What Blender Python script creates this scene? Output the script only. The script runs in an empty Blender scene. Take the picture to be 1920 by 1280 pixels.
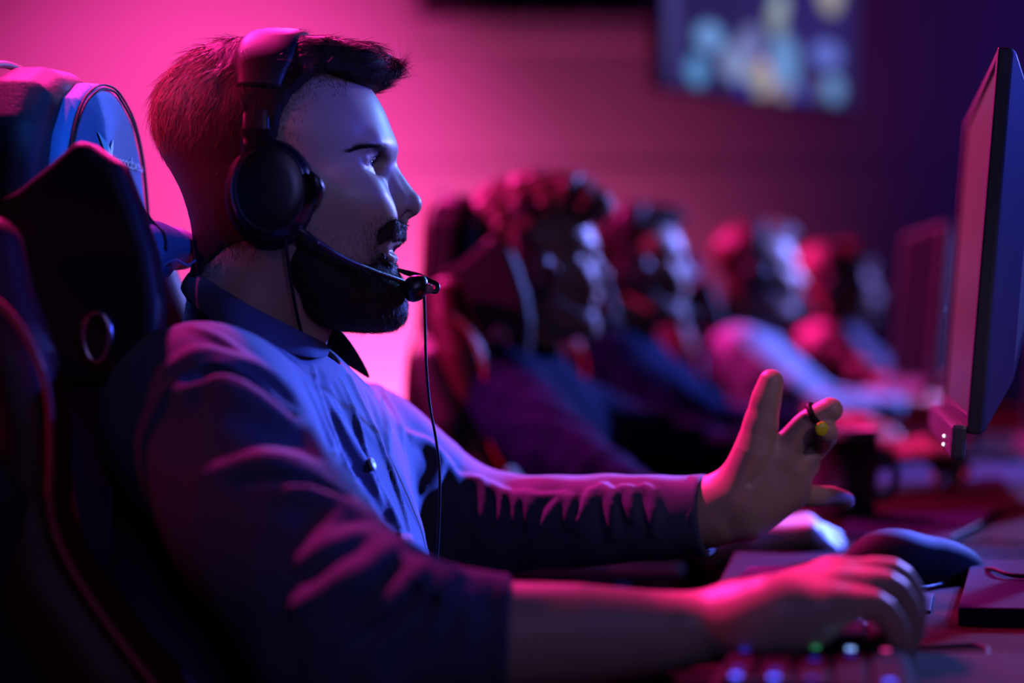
import bpy, math, random
import numpy as np
from math import pi, sin, cos, radians
rng = np.random.default_rng(7)
random.seed(7)
F = 2880.0          # focal length in pixels of the 1920 wide frame
CAMZ = 1.0
V = lambda *a: np.array(a, float)

def P(px, py, d):
    """a point of the place seen at (px,py), standing d metres down the room"""
    return V((px-960)*d/F, d, CAMZ+(640-py)*d/F)

# ------------------------------------------------------------------ scene helpers
COL = bpy.context.scene.collection
def link(o, parent=None):
    COL.objects.link(o)
    if parent is not None: o.parent = parent
    return o
def tag(o, label=None, cat=None, group=None, kind=None):
    if label: o['label'] = label
    if cat: o['category'] = cat
    if group: o['group'] = group
    if kind: o['kind'] = kind
    return o
def empty(name, loc=(0,0,0), rz=0):
    o = bpy.data.objects.new(name, None); o.empty_display_size = .05
    o.location = loc; o.rotation_euler = (0,0,rz)
    return link(o)
def into(parent, verts):
    ch = []; q = parent
    while q is not None: ch.append(q); q = q.parent
    v = np.asarray(verts, float)
    for q in reversed(ch):
        v = v-np.array(q.location[:]); R = np.array(q.rotation_euler.to_matrix()); v = v@R
    return v
def mesh_np(name, verts, faces, mat=None, parent=None, smooth=True, mats=None, midx=None):
    """faces: (n,4) or (n,3) int array, or list of index lists"""
    if parent is not None: verts = into(parent, verts)      # geometry is written in world space
    me = bpy.data.meshes.new(name)
    if isinstance(faces, np.ndarray):
        n, k = faces.shape
        me.vertices.add(len(verts)); me.vertices.foreach_set('co', np.asarray(verts, np.float32).ravel())
        me.loops.add(n*k); me.loops.foreach_set('vertex_index', faces.astype(np.int32).ravel())
        me.polygons.add(n)
        me.polygons.foreach_set('loop_start', np.arange(0, n*k, k, dtype=np.int32))
        me.polygons.foreach_set('loop_total', np.full(n, k, np.int32))
        me.update(calc_edges=True)
    else:
        me.from_pydata([tuple(map(float, v)) for v in verts], [], [tuple(int(i) for i in f) for f in faces]); me.update()
    if mats:
        for m in mats: me.materials.append(m)
        if midx is not None: me.polygons.foreach_set('material_index', np.asarray(midx, np.int32))
    elif mat: me.materials.append(mat)
    me.polygons.foreach_set('use_smooth', np.full(len(me.polygons), smooth))
    o = bpy.data.objects.new(name, me)
    return link(o, parent)
def copy_tree(o, parent=None):
    c = o.copy(); COL.objects.link(c)
    if parent is not None: c.parent = parent
    for ch in list(o.children): copy_tree(ch, c)
    return c

# ------------------------------------------------------------------ signed distance modelling
def dotr(A, B): return np.einsum('ij,ij->i', A, B)
def cone(a, b, ra, rb=None):
    rb = ra if rb is None else rb
    a = np.asarray(a, float); b = np.asarray(b, float); ba = b-a; L = max(ba@ba, 1e-12)
    def f(p):
        pa = p-a; h = np.clip(pa@ba/L, 0, 1)
        return np.sqrt(((pa-h[:,None]*ba)**2).sum(1)) - (ra+(rb-ra)*h)
    return f
def chain(pts, rad):
    pts = [np.asarray(q, float) for q in pts]
    fs = [cone(pts[i], pts[i+1], rad[i], rad[i+1]) for i in range(len(pts)-1)]
    def f(p):
        d = fs[0](p)
        for g in fs[1:]: d = np.minimum(d, g(p))
        return d
    return f
def rotz(a):
    c, s = cos(a), sin(a); return np.array([[c,-s,0],[s,c,0],[0,0,1.]])
def roty(a):
    c, s = cos(a), sin(a); return np.array([[c,0,s],[0,1,0],[-s,0,c]])
def rotx(a):
    c, s = cos(a), sin(a); return np.array([[1,0,0],[0,c,-s],[0,s,c]])
def ell(c, r, R=None):
    c = np.asarray(c, float); r = np.asarray(r, float)
    def f(p):
        q = p-c
        if R is not None: q = q@R            # columns of R = axes
        k0 = np.sqrt(((q/r)**2).sum(1)); k1 = np.sqrt(((q/r**2)**2).sum(1))+1e-9
        return k0*(k0-1)/k1
    return f
def squash(f, c, axis, s):
    """flatten f along axis by factor s (<1) about c"""
    c = np.asarray(c, float); ax = np.asarray(axis, float); ax = ax/np.linalg.norm(ax)
    def g(p):
        q = p-c; t = q@ax
        return f(c+q+np.outer(t*(1/s-1), ax))*max(s, .5)
    return g
def rbox(c, h, r, R=None):
    c = np.asarray(c, float); h = np.asarray(h, float)-r
    def f(p):
        q = p-c
        if R is not None: q = q@R
        q = np.abs(q)-h
        return np.sqrt((np.maximum(q, 0)**2).sum(1))+np.minimum(q.max(1), 0)-r
    return f
def poly2d(pts):
    A = np.asarray(pts, float); B = np.roll(A, -1, axis=0)
    def f(x, y):
        d = np.full(x.shape, 1e9); s = np.ones(x.shape)
        for (ax, ay), (bx, by) in zip(A, B):
            ex, ey = bx-ax, by-ay; wx, wy = x-ax, y-ay
            h = np.clip((wx*ex+wy*ey)/(ex*ex+ey*ey+1e-12), 0, 1)
            d = np.minimum(d, (wx-ex*h)**2+(wy-ey*h)**2)
            c1 = y >= ay; c2 = y < by; c3 = ex*wy > ey*wx
            fl = (c1&c2&c3)|(~c1&~c2&~c3); s = np.where(fl, -s, s)
        return s*np.sqrt(d)
    return f
def extrude(pts, O, U, W, N, half, r=.01):
    """2d outline (u,w) about O, thickness 2*half along N, rounded by r"""
    g = poly2d(pts); O = np.asarray(O, float)
    def f(p):
        q = p-O; a = g(q@U, q@W)+r; b = np.abs(q@N)-half+r
        return np.minimum(np.maximum(a, b), 0)+np.sqrt(np.maximum(a,0)**2+np.maximum(b,0)**2)-r
    return f
def smin(a, b, k):
    h = np.maximum(k-np.abs(a-b), 0)/k
    return np.minimum(a, b)-h*h*k*.25
def smax(a, b, k): return -smin(-a, -b, k)
def comp(ops):
    def f(p):
        return run(ops, p)
    return f
def run(ops, p, keep=None):
    d = np.full(len(p), .5)
    for i, o in enumerate(ops):
        if keep is not None and not keep[i]: continue
        if o[0] == 'u': d = smin(d, o[1](p), o[2])
        elif o[0] == 's': d = smax(d, -o[1](p), o[2])
        elif o[0] == 'i': d = smax(d, o[1](p), o[2])
        elif o[0] == 'd': d = d+o[1](p)
    return d
def surface(ops, lo, hi, h, n=16, newton=True):
    """surface nets over sparse blocks: returns verts, quads"""
    lo = np.asarray(lo, float); hi = np.asarray(hi, float)
    nb = np.maximum(np.ceil((hi-lo)/(h*n)).astype(int), 1)
    dims = nb*n+2
    I = np.stack(np.meshgrid(*[np.arange(k) for k in nb], indexing='ij'), -1).reshape(-1, 3)
    C = lo+(I+.5)*n*h; R = .866*n*h
    D = []; full = np.full(len(C), .5)
    for o in ops:
        v = o[1](C); D.append(v)
        if o[0] == 'u': full = smin(full, v, o[2])
        elif o[0] == 's': full = smax(full, -v, o[2])
        elif o[0] == 'i': full = smax(full, v, o[2])
        else: full = full+v
    act = np.where(np.abs(full) < R*1.6+.004)[0]
    g = np.arange(n+1); G = np.stack(np.meshgrid(g, g, g, indexing='ij'), -1).reshape(-1, 3)
    keys = []; pos = []; edges = []
    corner = [(0,0,0),(1,0,0),(0,1,0),(1,1,0),(0,0,1),(1,0,1),(0,1,1),(1,1,1)]
    E = [(a, b) for a in range(8) for b in range(a+1, 8) if sum(abs(np.array(corner[a])-np.array(corner[b]))) == 1]
    def gk(ijk): return (ijk[:,0]*dims[1]+ijk[:,1])*dims[2]+ijk[:,2]
    for bidx in act:
        keep = [True if o[0] in 'di' else D[i][bidx] < R*1.5+o[2]+.002 for i, o in enumerate(ops)]
        if not any(k and o[0] == 'u' for k, o in zip(keep, ops)): continue
        base = I[bidx]*n
        pts = lo+(G+base)*h
        val = run(ops, pts, keep).reshape(n+1, n+1, n+1)
        if val.min() > 0 or val.max() < 0: continue
        S = val < 0
        cs = [S[c[0]:c[0]+n, c[1]:c[1]+n, c[2]:c[2]+n] for c in corner]
        tot = sum(c.astype(np.int8) for c in cs)
        cell = np.argwhere((tot > 0)&(tot < 8))
        if len(cell):
            acc = np.zeros((len(cell), 3)); cnt = np.zeros(len(cell))
            vv = [val[cell[:,0]+c[0], cell[:,1]+c[1], cell[:,2]+c[2]] for c in corner]
            for a, b in E:
                m = (vv[a] < 0) != (vv[b] < 0)
                t = np.where(m, vv[a]/(vv[a]-vv[b]+1e-20), 0)
                pt = np.array(corner[a])+t[:,None]*(np.array(corner[b])-np.array(corner[a]))
                acc += np.where(m[:,None], pt, 0); cnt += m
            q = lo+(cell+base+acc/cnt[:,None])*h
            if newton:
                e = h*.3; f0 = run(ops, q, keep)
                gr = np.stack([run(ops, q+np.eye(3)[k]*e, keep)-f0 for k in range(3)], 1)/e
                st = (f0/np.maximum((gr**2).sum(1), .25))[:,None]*gr
                q = q-np.clip(st, -h*.6, h*.6)
            keys.append(gk(cell+base)); pos.append(q)
        for ax in range(3):
            sl = [slice(0, n)]*3; s2 = list(sl); s2[ax] = slice(1, n+1)
            A = S[tuple(sl)]; B = S[tuple(s2)]
            e = np.argwhere(A != B)
            if len(e):
                edges.append((ax, e+base, A[e[:,0], e[:,1], e[:,2]]))
    K = np.concatenate(keys); X = np.concatenate(pos); o = np.argsort(K); K = K[o]; X = X[o]
    quads = []
    for ax, e, ins in edges:
        u, w = [(1,2),(2,0),(0,1)][ax]
        offs = []
        for du, dw in [(0,0),(-1,0),(-1,-1),(0,-1)]:
            q = e.copy(); q[:,u] += du; q[:,w] += dw; offs.append(q)
        ok = np.ones(len(e), bool); ids = []
        for q in offs:
            k = gk(q); ix = np.clip(np.searchsorted(K, k), 0, len(K)-1)
            ok &= (K[ix] == k)&(q.min(1) >= 0); ids.append(ix)
        Q = np.stack(ids, 1)[ok]; ii = ins[ok]
        Q[~ii] = Q[~ii][:, ::-1]
        quads.append(Q)
    return X, np.concatenate(quads)
def join(parts):
    vs = []; fs = []; n = 0
    for v, f in parts:
        vs.append(np.asarray(v, float)); fs.append(np.asarray(f)+n); n += len(v)
    return np.concatenate(vs), np.concatenate(fs)
def trace(f, px, py, d0=.8, d1=2.2):
    """first surface met by the sight line through (px,py)"""
    dv = P(px, py, 1.)-V(0,0,CAMZ); dn = dv/np.linalg.norm(dv)
    t = d0*np.linalg.norm(dv)
    for _ in range(90):
        p = V(0,0,CAMZ)+dn*t; dd = float(f(p[None])[0])
        if dd < .0004: return p
        t += max(dd*.8, .0003)
        if t > d1*1.3: return None
    return p

# ------------------------------------------------------------------ plain mesh pieces
def tube(pts, r, seg=10, cap=True):
    pts = np.asarray(pts, float); n = len(pts); r = np.broadcast_to(np.asarray(r, float), (n,))
    T = np.gradient(pts, axis=0); T /= np.linalg.norm(T, axis=1)[:,None]+1e-12
    up = V(0,0,1) if abs(T[0][2]) < .9 else V(1,0,0)
    N = np.cross(T[0], up); N /= np.linalg.norm(N); vs = []
    for i in range(n):
        N = N-T[i]*(N@T[i]); N /= np.linalg.norm(N)+1e-12; B = np.cross(T[i], N)
        a = np.arange(seg)*2*pi/seg
        vs.append(pts[i]+r[i]*(np.cos(a)[:,None]*N+np.sin(a)[:,None]*B))
    vs = np.concatenate(vs); fs = []
    for i in range(n-1):
        for j in range(seg):
            k = (j+1) % seg; fs.append((i*seg+j, i*seg+k, (i+1)*seg+k, (i+1)*seg+j))
    if cap:
        for i, ring in ((0, range(seg)), (n-1, range(seg))):
            c = len(vs); vs = np.vstack([vs, pts[i]])
            for j in range(seg):
                k = (j+1) % seg; a, b = i*seg+j, i*seg+k
                fs.append((a, c, c, b) if i else (b, c, c, a))
    return vs, np.array(fs)
def fixtri(v, f): return v, f
def spline(pts, n=24):
    pts = np.asarray(pts, float); m = len(pts)
    out = []
    Pp = np.vstack([2*pts[0]-pts[1], pts, 2*pts[-1]-pts[-2]])
    seg = m-1; t = np.linspace(0, seg, n)
    for x in t:
        i = min(int(x), seg-1); u = x-i; a, b, c, d = Pp[i:i+4]
        out.append(.5*((2*b)+(-a+c)*u+(2*a-5*b+4*c-d)*u*u+(-a+3*b-3*c+d)*u**3))
    return np.array(out)
def to_faces(f):
    out = []
    for q in f:
        l = []
        for i in q:
            if i not in l: l.append(int(i))
        if len(l) > 2: out.append(l)
    return out
def tube_obj(name, pts, r, mat, parent=None, seg=10, n=None):
    if n: pts = spline(pts, n)
    if not np.isscalar(r) and n and len(r) != n:
        r = np.interp(np.linspace(0, 1, n), np.linspace(0, 1, len(r)), r)
    v, f = tube(pts, r, seg)
    return mesh_np(name, v, to_faces(f), mat, parent)
def box_obj(name, c, h, mat, parent=None, R=None, bevel=.002, seg=2):
    import bmesh
    bm = bmesh.new(); bmesh.ops.create_cube(bm, size=2)
    for v in bm.verts: v.co.x *= h[0]; v.co.y *= h[1]; v.co.z *= h[2]
    if bevel: bmesh.ops.bevel(bm, geom=list(bm.edges), offset=bevel, segments=seg, affect='EDGES', profile=.5)
    v = np.array([x.co[:] for x in bm.verts]); f = [[q.index for q in fa.verts] for fa in bm.faces]; bm.free()
    if R is not None: v = v@R.T
    return mesh_np(name, v+np.asarray(c, float), f, mat, parent, smooth=False)
def lathe_obj(name, prof, c, mat, parent=None, seg=32, R=None):
    v = []; f = []
    for r, z in prof:
        for j in range(seg): a = 2*pi*j/seg; v.append((r*cos(a), r*sin(a), z))
    n = len(prof)
    for i in range(n-1):
        for j in range(seg): k = (j+1) % seg; f.append([i*seg+j, i*seg+k, (i+1)*seg+k, (i+1)*seg+j])
    v = np.array(v)
    if R is not None: v = v@R.T
    return mesh_np(name, v+np.asarray(c, float), f, mat, parent)
def sdf_obj(name, ops, lo, hi, h, mat, parent=None, newton=True):
    v, f = surface(ops, lo, hi, h, newton=newton)
    return mesh_np(name, v, f, mat, parent)

# ------------------------------------------------------------------ materials
def mat(name, col, rough=.5, metal=0, spec=.5, bump=0, bscale=200, emit=None, estr=0, sheen=0, coat=0, var=0, vscale=8, sss=0):
    m = bpy.data.materials.new(name); m.use_nodes = True; nt = m.node_tree
    b = nt.nodes['Principled BSDF']
    b.inputs['Base Color'].default_value = (*col, 1); b.inputs['Roughness'].default_value = rough
    b.inputs['Metallic'].default_value = metal; b.inputs['Specular IOR Level'].default_value = spec
    if sheen: b.inputs['Sheen Weight'].default_value = sheen; b.inputs['Sheen Roughness'].default_value = .5
    if coat: b.inputs['Coat Weight'].default_value = coat; b.inputs['Coat Roughness'].default_value = .15
    if sss:
        b.inputs['Subsurface Weight'].default_value = sss; b.inputs['Subsurface Radius'].default_value = (.012, .005, .003)
        b.inputs['Subsurface Scale'].default_value = 1.0
    if emit: b.inputs['Emission Color'].default_value = (*emit, 1); b.inputs['Emission Strength'].default_value = estr
    tc = nt.nodes.new('ShaderNodeTexCoord')
    if bump:
        n = nt.nodes.new('ShaderNodeTexNoise'); n.inputs['Scale'].default_value = bscale; n.inputs['Detail'].default_value = 4
        nt.links.new(tc.outputs['Object'], n.inputs['Vector'])
        bp = nt.nodes.new('ShaderNodeBump'); bp.inputs['Strength'].default_value = bump; bp.inputs['Distance'].default_value = .002
        nt.links.new(n.outputs['Fac'], bp.inputs['Height']); nt.links.new(bp.outputs['Normal'], b.inputs['Normal'])
    if var:
        n = nt.nodes.new('ShaderNodeTexNoise'); n.inputs['Scale'].default_value = vscale; n.inputs['Detail'].default_value = 3
        nt.links.new(tc.outputs['Object'], n.inputs['Vector'])
        mx = nt.nodes.new('ShaderNodeMix'); mx.data_type = 'RGBA'
        mx.inputs['A'].default_value = (*[c*(1-var) for c in col], 1); mx.inputs['B'].default_value = (*[min(1, c*(1+var)) for c in col], 1)
        nt.links.new(n.outputs['Fac'], mx.inputs['Factor']); nt.links.new(mx.outputs['Result'], b.inputs['Base Color'])
    return m
M = dict(
    skin=mat('skin', (.62,.40,.31), .42, bump=.05, bscale=900, var=.08, vscale=30, sss=.05, spec=.45),
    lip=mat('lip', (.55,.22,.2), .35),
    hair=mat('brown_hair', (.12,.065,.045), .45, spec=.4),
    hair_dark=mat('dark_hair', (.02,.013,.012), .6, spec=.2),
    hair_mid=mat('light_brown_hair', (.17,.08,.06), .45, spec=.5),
    eye=mat('eye_white', (.75,.75,.75), .12, spec=.6),
    shirt=mat('slate_blue_cloth', (.095,.10,.175), .85, bump=.25, bscale=900, sheen=.15, spec=.15),
    shirt_in=mat('navy_cloth', (.04,.045,.08), .85, sheen=.1, spec=.2),
    jersey=mat('dark_blue_jersey', (.008,.015,.06), .85, spec=.04),
    card=mat('dark_violet_card', (.022,.01,.04), .85, spec=.1),
    shirt_lav=mat('pale_shirt', (.3,.3,.42), .8, spec=.2),
    shirt_red=mat('rose_shirt', (.5,.3,.35), .8, spec=.2),
    leather=mat('black_leatherette', (.016,.016,.02), .55, bump=.25, bscale=350, spec=.3),
    leather_blue=mat('blue_leatherette', (.10,.20,.42), .6, bump=.25, bscale=500, spec=.3),
    leather_red=mat('red_leatherette', (.08,.008,.014), .5, bump=.2, bscale=400, spec=.4),
    piping=mat('red_piping', (.5,.05,.07), .5),
    thread=mat('pale_embroidery', (.75,.85,.9), .6),
    plastic=mat('black_plastic', (.012,.012,.015), .32, spec=.5),
    plastic_soft=mat('soft_black_plastic', (.02,.018,.022), .5, spec=.45),
    matte_black=mat('matte_black_plastic', (.012,.01,.012), .75, spec=.15),
    casing=mat('graphite_plastic', (.05,.05,.06), .45),
    grey=mat('grey_plastic', (.12,.12,.14), .4),
    metal=mat('steel', (.5,.5,.52), .25, metal=1),
    button=mat('pale_green_button', (.55,.68,.55), .3),
    yellow=mat('yellow_enamel', (1.,.95,.03), .35),
    rubber=mat('black_rubber', (.008,.008,.01), .6, spec=.25),
    desk=mat('desk_laminate', (.026,.003,.005), .75, var=.1, vscale=4, spec=.06),
    pad=mat('mouse_pad_cloth', (.035,.022,.09), .85, spec=.12),
    paper=mat('matte_card_cover', (.055,.022,.075), .8, spec=.15),
    ceramic=mat('dark_mug_glaze', (.12,.10,.12), .35),
    rim=mat('pale_rim_glaze', (.55,.6,.55), .3),
)
# ------------------------------------------------------------------ the head, modelled once (facing +x, midline at y = 1.4)
K = F/1.4
def hx(px): return (px-960)/K
def hz(py): return CAMZ+(640-py)/K
def Hm(px, py, dy=0): return V(hx(px), 1.4+dy, hz(py))
def sym(f):
    def g(p):
        q = p.copy(); q[:,1] = 1.4-np.abs(q[:,1]-1.4); return f(q)
    return g
_rows = np.array([150, 200, 240, 275, 300, 330, 360, 400, 440, 468, 500, 540, 575, 600, 640.])
_xF = np.array([690, 712, 727, 736, 731, 731, 734, 739, 739, 733, 729, 730, 719, 697, 690.])
_xB = np.array([352, 340, 331, 332, 338, 350, 366, 386, 408, 430, 480, 535, 575, 610, 620.])
_w = np.array([.066, .073, .0765, .0765, .0755, .0735, .0715, .068, .064, .0605, .056, .049, .040, .030, .026])
_c = np.array([525, 525, 525, 525, 525, 530, 535, 545, 560, 570, 590, 620, 645, 660, 660.])
_n = np.array([2.0, 2.05, 2.1, 2.15, 2.15, 2.15, 2.1, 2.0, 1.95, 1.9, 1.9, 1.95, 2.0, 2.0, 2.0])
_rf = np.linspace(150, 640, 200)
def _sm(t):
    v = np.interp(_rf, _rows, t); k = np.hanning(19); k /= k.sum()
    return np.convolve(np.pad(v, 9, 'edge'), k, 'valid')
_T = [_sm(t) for t in (_xF, _xB, _w, _c, _n)]
def slices(p):
    row = 640-(p[:,2]-CAMZ)*K
    xF, xB, w, c, n = [np.interp(row, _rf, t) for t in _T]
    t = p[:,0]-(c-960)/K; a = np.where(t > 0, (xF-c)/K, (c-xB)/K); y = np.abs(p[:,1]-1.4)
    A = (np.abs(t)/a+1e-6); B = (y/w+1e-6)
    q = (A**n+B**n)**(1/n)
    gx = (A/q)**(n-1)/a; gy = (B/q)**(n-1)/w
    d = (q-1)/np.sqrt(gx**2+gy**2)
    d = smax(d, (row-594)/K, .022)
    return smax(d, (215-row)/K, .03)
cranium = ell(Hm(522, 240), (.0975, .0775, .0715))
skull_ops = [('u', cranium, .01), ('u', slices, .02)]
skull = comp(skull_ops)
EYE = V(-.1365, 1.4-.0315, 1.1583)
def lid_open(p):
    q = p-EYE; r = np.sqrt((q**2).sum(1))
    half = .0043*(1-(q[:,1]/.0145)**2)-.0004
    return np.maximum(np.maximum(np.abs(q[:,2]-.0004+.08*q[:,1])-half, .003-q[:,0]), r-.018)
def hp(px, py, dy): return P(px, py, 1.4-dy)
def head_ops(neck=True):
    o = [('u', cranium, .01), ('u', slices, .02)]
    if neck:
        o += [('u', chain([hp(488, 400, 0), hp(484, 500, 0), hp(462, 640, 0)], [.0565, .0555, .060]), .03),
              ('u', sym(cone(hp(470, 430, .045), hp(560, 650, .012), .012, .010)), .02),      # neck muscle
              ('u', cone(hp(600, 560, 0), hp(565, 650, 0), .014, .016), .025),                # throat
        ]
    o += [
        ('u', sym(cone(hp(717, 281, .006), hp(697, 277, .036), .0085, .0070)), .018),   # brow ridge
        ('u', sym(ell(hp(668, 372, .046), (.024, .017, .017))), .030),                 # cheekbone
        ('u', sym(ell(hp(700, 420, .030), (.020, .014, .022))), .020),                 # cheek
        ('s', sym(ell(EYE+V(.0125, -.001, .001), (.0115, .018, .0100))), .012),         # eye socket
        ('u', chain([hp(719, 302, 0), hp(737, 328, 0), hp(753, 354, 0), hp(769, 379, 0)], [.0074, .0073, .0080, .0092]), .009),
        ('u', sym(chain([hp(718, 326, .007), hp(733, 352, .0095), hp(750, 380, .0095)], [.0068, .0082, .0088])), .010),
        ('u', sym(ell(hp(739, 389, .0145), (.0100, .0062, .0085))), .005),             # nose wing
        ('u', chain([hp(768, 392, 0), hp(746, 407, 0)], [.0058, .0052]), .006),        # columella
        ('u', ell(hp(771.5, 384, 0), (.0085, .0098, .0090)), .005),
        ('s', sym(ell(hp(758, 402, .0085), (.0085, .0042, .0048), roty(.35))), .003),  # nostril
        ('u', chain([hp(738, 420, 0), hp(738, 440, 0)], [.008, .0085]), .014),         # upper lip mass
        ('u', sym(chain([hp(742, 449, 0), hp(737, 455, .012), hp(722, 464, .024)], [.0056, .0050, .0026])), .006),
        ('u', sym(chain([hp(733, 484, 0), hp(729, 483, .012), hp(720, 473, .023)], [.0064, .0058, .0025])), .005),
        ('s', sym(chain([hp(748, 467, 0), hp(736, 468, .013), hp(722, 468, .022)], [.0044, .0036, .001])), .004),  # parted lips
        ('u', ell(hp(722, 560, 0), (.013, .020, .018)), .022),                         # chin
        ('u', sym(squash(lambda p: np.sqrt(((p-EYE)**2).sum(1))-.0141, EYE, (0,0,1), 1)), .005),
        ('u', sym(ell(EYE+V(.0035, -.004, .0125), (.0095, .0165, .0065), roty(.25))), .007),
        ('u', sym(ell(EYE+V(.0015, -.003, -.0140), (.0090, .0165, .0055), roty(-.25))), .008),
        ('u', sym(ell(EYE+V(-.0030, -.0125, -.0005), (.0085, .0070, .0080))), .008),
        ('s', sym(lid_open), .0012),
        ('u', sym(chain([hp(700, 291, .018), hp(697, 291, .032), hp(684, 298, .046)], [.0022, .0028, .0020])), .006),  # lid fold
        ('u', sym(chain([EYE+V(.0105, .0095, -.0062), EYE+V(.0125, 0, -.0080), EYE+V(.0085, -.0100, -.0062)], [.0010, .0013, .0010])), .003),
    ]
    if True:
        # ears (mostly beneath the cups)
        o += [('u', sym(ell(V(hx(500), 1.4-.074, hz(362)), (.015, .008, .025), roty(-.15))), .006),
              ('s', sym(ell(V(hx(506), 1.4-.082, hz(352)), (.009, .005, .017), roty(-.15))), .004)]
    return o
HEAD = head_ops()

# hair shell: thickness over the skull inside a side-view outline
def px_of(p): return 960+p[:,0]*K, 640-(p[:,2]-CAMZ)*K
def sstep(a, b, x):
    t = np.clip((x-a)/(b-a), 0, 1); return t*t*(3-2*t)
hairline = poly2d([(742,100),(720,165),(690,166),(655,158),(620,152),(604,158),(588,176),(566,200),(548,240),(538,300),(532,400),(530,455),(440,470),(400,500),(372,540),(200,500),(200,0),(742,0)])
skull_neck = comp(skull_ops+[('u', chain([hp(488, 400, 0), hp(484, 500, 0), hp(462, 640, 0)], [.0565, .0555, .060]), .03)])
def hair_shell(thick=1., line=hairline):
    def f(p):
        X, Y = px_of(p)
        d = skull_neck(p)
        # fuller on the crown and back, clipped short at the side and nape
        t = .0030+.0075*sstep(330, 120, Y)+.006*sstep(560, 330, X)*sstep(430, 250, Y)
        t = t*thick-.010*sstep(470, 330, Y)*0
        side = np.abs(p[:,1]-1.4)
        t = t-.0014*sstep(.055, .075, side)*sstep(180, 240, Y)
        t = t+.0025*np.sin(X*.10+Y*.03)*np.sin(p[:,1]*140+X*.02)*sstep(300, 160, Y)*.6
        m = -line(X, Y)/8.
        return np.maximum(d-t*np.clip(.5+m, 0, 1), (.0-np.clip(m, -5, 5)*8/K*1.0)-.002)*.8
    return f

def strands(roots, nrm, dirs, length, width, nseg=5, droop=0., curl=0., lift=.25, seed=1, jitter=.25):
    """tapered three sided hairs, numpy built"""
    r = np.random.default_rng(seed); n = len(roots)
    L = length*(.6+.7*r.random(n)) if np.isscalar(length) else length*(.7+.5*r.random(n))
    D = dirs+nrm*lift+r.normal(0, jitter, (n, 3)); D /= np.linalg.norm(D, axis=1)[:,None]
    t = np.linspace(0, 1, nseg+1)
    bend = -nrm*.35+r.normal(0, .12, (n, 3))
    ph = r.random(n)*6.28; sd = np.cross(D, nrm); sd /= np.linalg.norm(sd, axis=1)[:,None]+1e-9
    pts = roots[:,None]+D[:,None]*(t[None,:,None]*L[:,None,None])+bend[:,None]*((t**2)[None,:,None]*L[:,None,None])
    pts[:,:,2] -= droop*(t**2)[None]*L[:,None]
    if curl:
        a = t[None]*9+ph[:,None]
        pts += (np.sin(a)*curl*t[None])[:,:,None]*sd[:,None]+((np.cos(a)*curl*t[None]))[:,:,None]*nrm[:,None]
    T = pts[:,-1]-pts[:,0]; T /= np.linalg.norm(T, axis=1)[:,None]+1e-9
    N = np.cross(T, r.normal(0, 1, (n, 3))); N /= np.linalg.norm(N, axis=1)[:,None]+1e-9; B = np.cross(T, N)
    w = width*(1-t*.85)
    vs = []
    for k in range(3):
        a = k*2*pi/3
        vs.append(pts+(cos(a)*N+sin(a)*B)[:,None]*w[None,:,None])
    Vv = np.stack(vs, 2)                       # n, seg+1, 3, xyz
    idx = np.arange(n*(nseg+1)*3).reshape(n, nseg+1, 3)
    q = []
    for k in range(3):
        k2 = (k+1) % 3
        q.append(np.stack([idx[:,:-1,k], idx[:,:-1,k2], idx[:,1:,k2], idx[:,1:,k]], -1).reshape(-1, 4))
    return Vv.reshape(-1, 3), np.concatenate(q)
def vnormals(f, X, e=.0008):
    f0 = f(X); g = np.stack([f(X+np.eye(3)[k]*e)-f0 for k in range(3)], 1)
    return g/(np.linalg.norm(g, axis=1)[:,None]+1e-9)
def tangent(d, n):
    d = d-n*dotr(d, n)[:,None]; return d/(np.linalg.norm(d, axis=1)[:,None]+1e-9)
# ------------------------------------------------------------------ the player in front: head
player = empty('person', (hx(470), 1.4, CAMZ-.55))
tag(player, 'bearded man in slate blue shirt, nearest in the row, one hand raised', 'person')
hv, hf = surface(HEAD, (-.36, 1.27, .93), (-.07, 1.53, 1.30), .00145)
# hair
hs = hair_shell()
quiff_ops = [('u', hs, .004),
    ('u', squash(chain([Hm(560,112), Hm(620,108), Hm(680,115), Hm(722,128), Hm(734,135)], [.016,.018,.017,.011,.006]), Hm(650,115), (0,1,0), 1.0), .012)]
for dy in (-.018, .018, -.034, .034):
    quiff_ops.append(('u', chain([Hm(560,118,dy), Hm(620,116,dy), Hm(680,126,dy), Hm(712-abs(dy)*400,138,dy)], [.015,.015,.013,.006]), .012))
xs, xf = surface(quiff_ops, (-.345, 1.30, 1.05), (-.09, 1.50, 1.30), .003)
HQ = comp(quiff_ops)
def pick(X, n, w=None, seed=3):
    r = np.random.default_rng(seed); 
    p = None if w is None else w/w.sum()
    return X[r.choice(len(X), n, p=p)]
X, Y = px_of(xs)
edge = (skull_neck(xs) > .0012)
cand = xs[edge]
def comb(R):
    x, y = px_of(R)
    fwd = np.stack([np.ones(len(R)), np.zeros(len(R)), .25*np.ones(len(R))], 1)
    back = np.stack([-.55*np.ones(len(R)), (R[:,1]-1.4)*3, -.9*np.ones(len(R))], 1)
    k = sstep(440, 540, x)*sstep(260, 180, y)
    return fwd*k[:,None]+back*(1-k)[:,None]
R1 = pick(cand, 13000, seed=1); N1 = vnormals(HQ, R1); x1, y1 = px_of(R1)
L1 = .007+.022*sstep(340, 150, y1)*sstep(560,430,x1)+.012*sstep(330, 130, y1)*sstep(430,560,x1)+.006*sstep(620, 720, x1)
h1 = strands(R1-N1*.001, N1, tangent(comb(R1)+.35*np.stack([np.sin(y1*.11+R1[:,1]*90), np.cos(x1*.09), 0*x1], 1), N1), L1, .00030, 6, seed=5, lift=.22, jitter=.12)
sel = px_of(cand); tip = cand[(sel[0] > 640)&(sel[1] < 165)]
R2 = pick(tip, 1500, seed=2); N2 = vnormals(HQ, R2)
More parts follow.
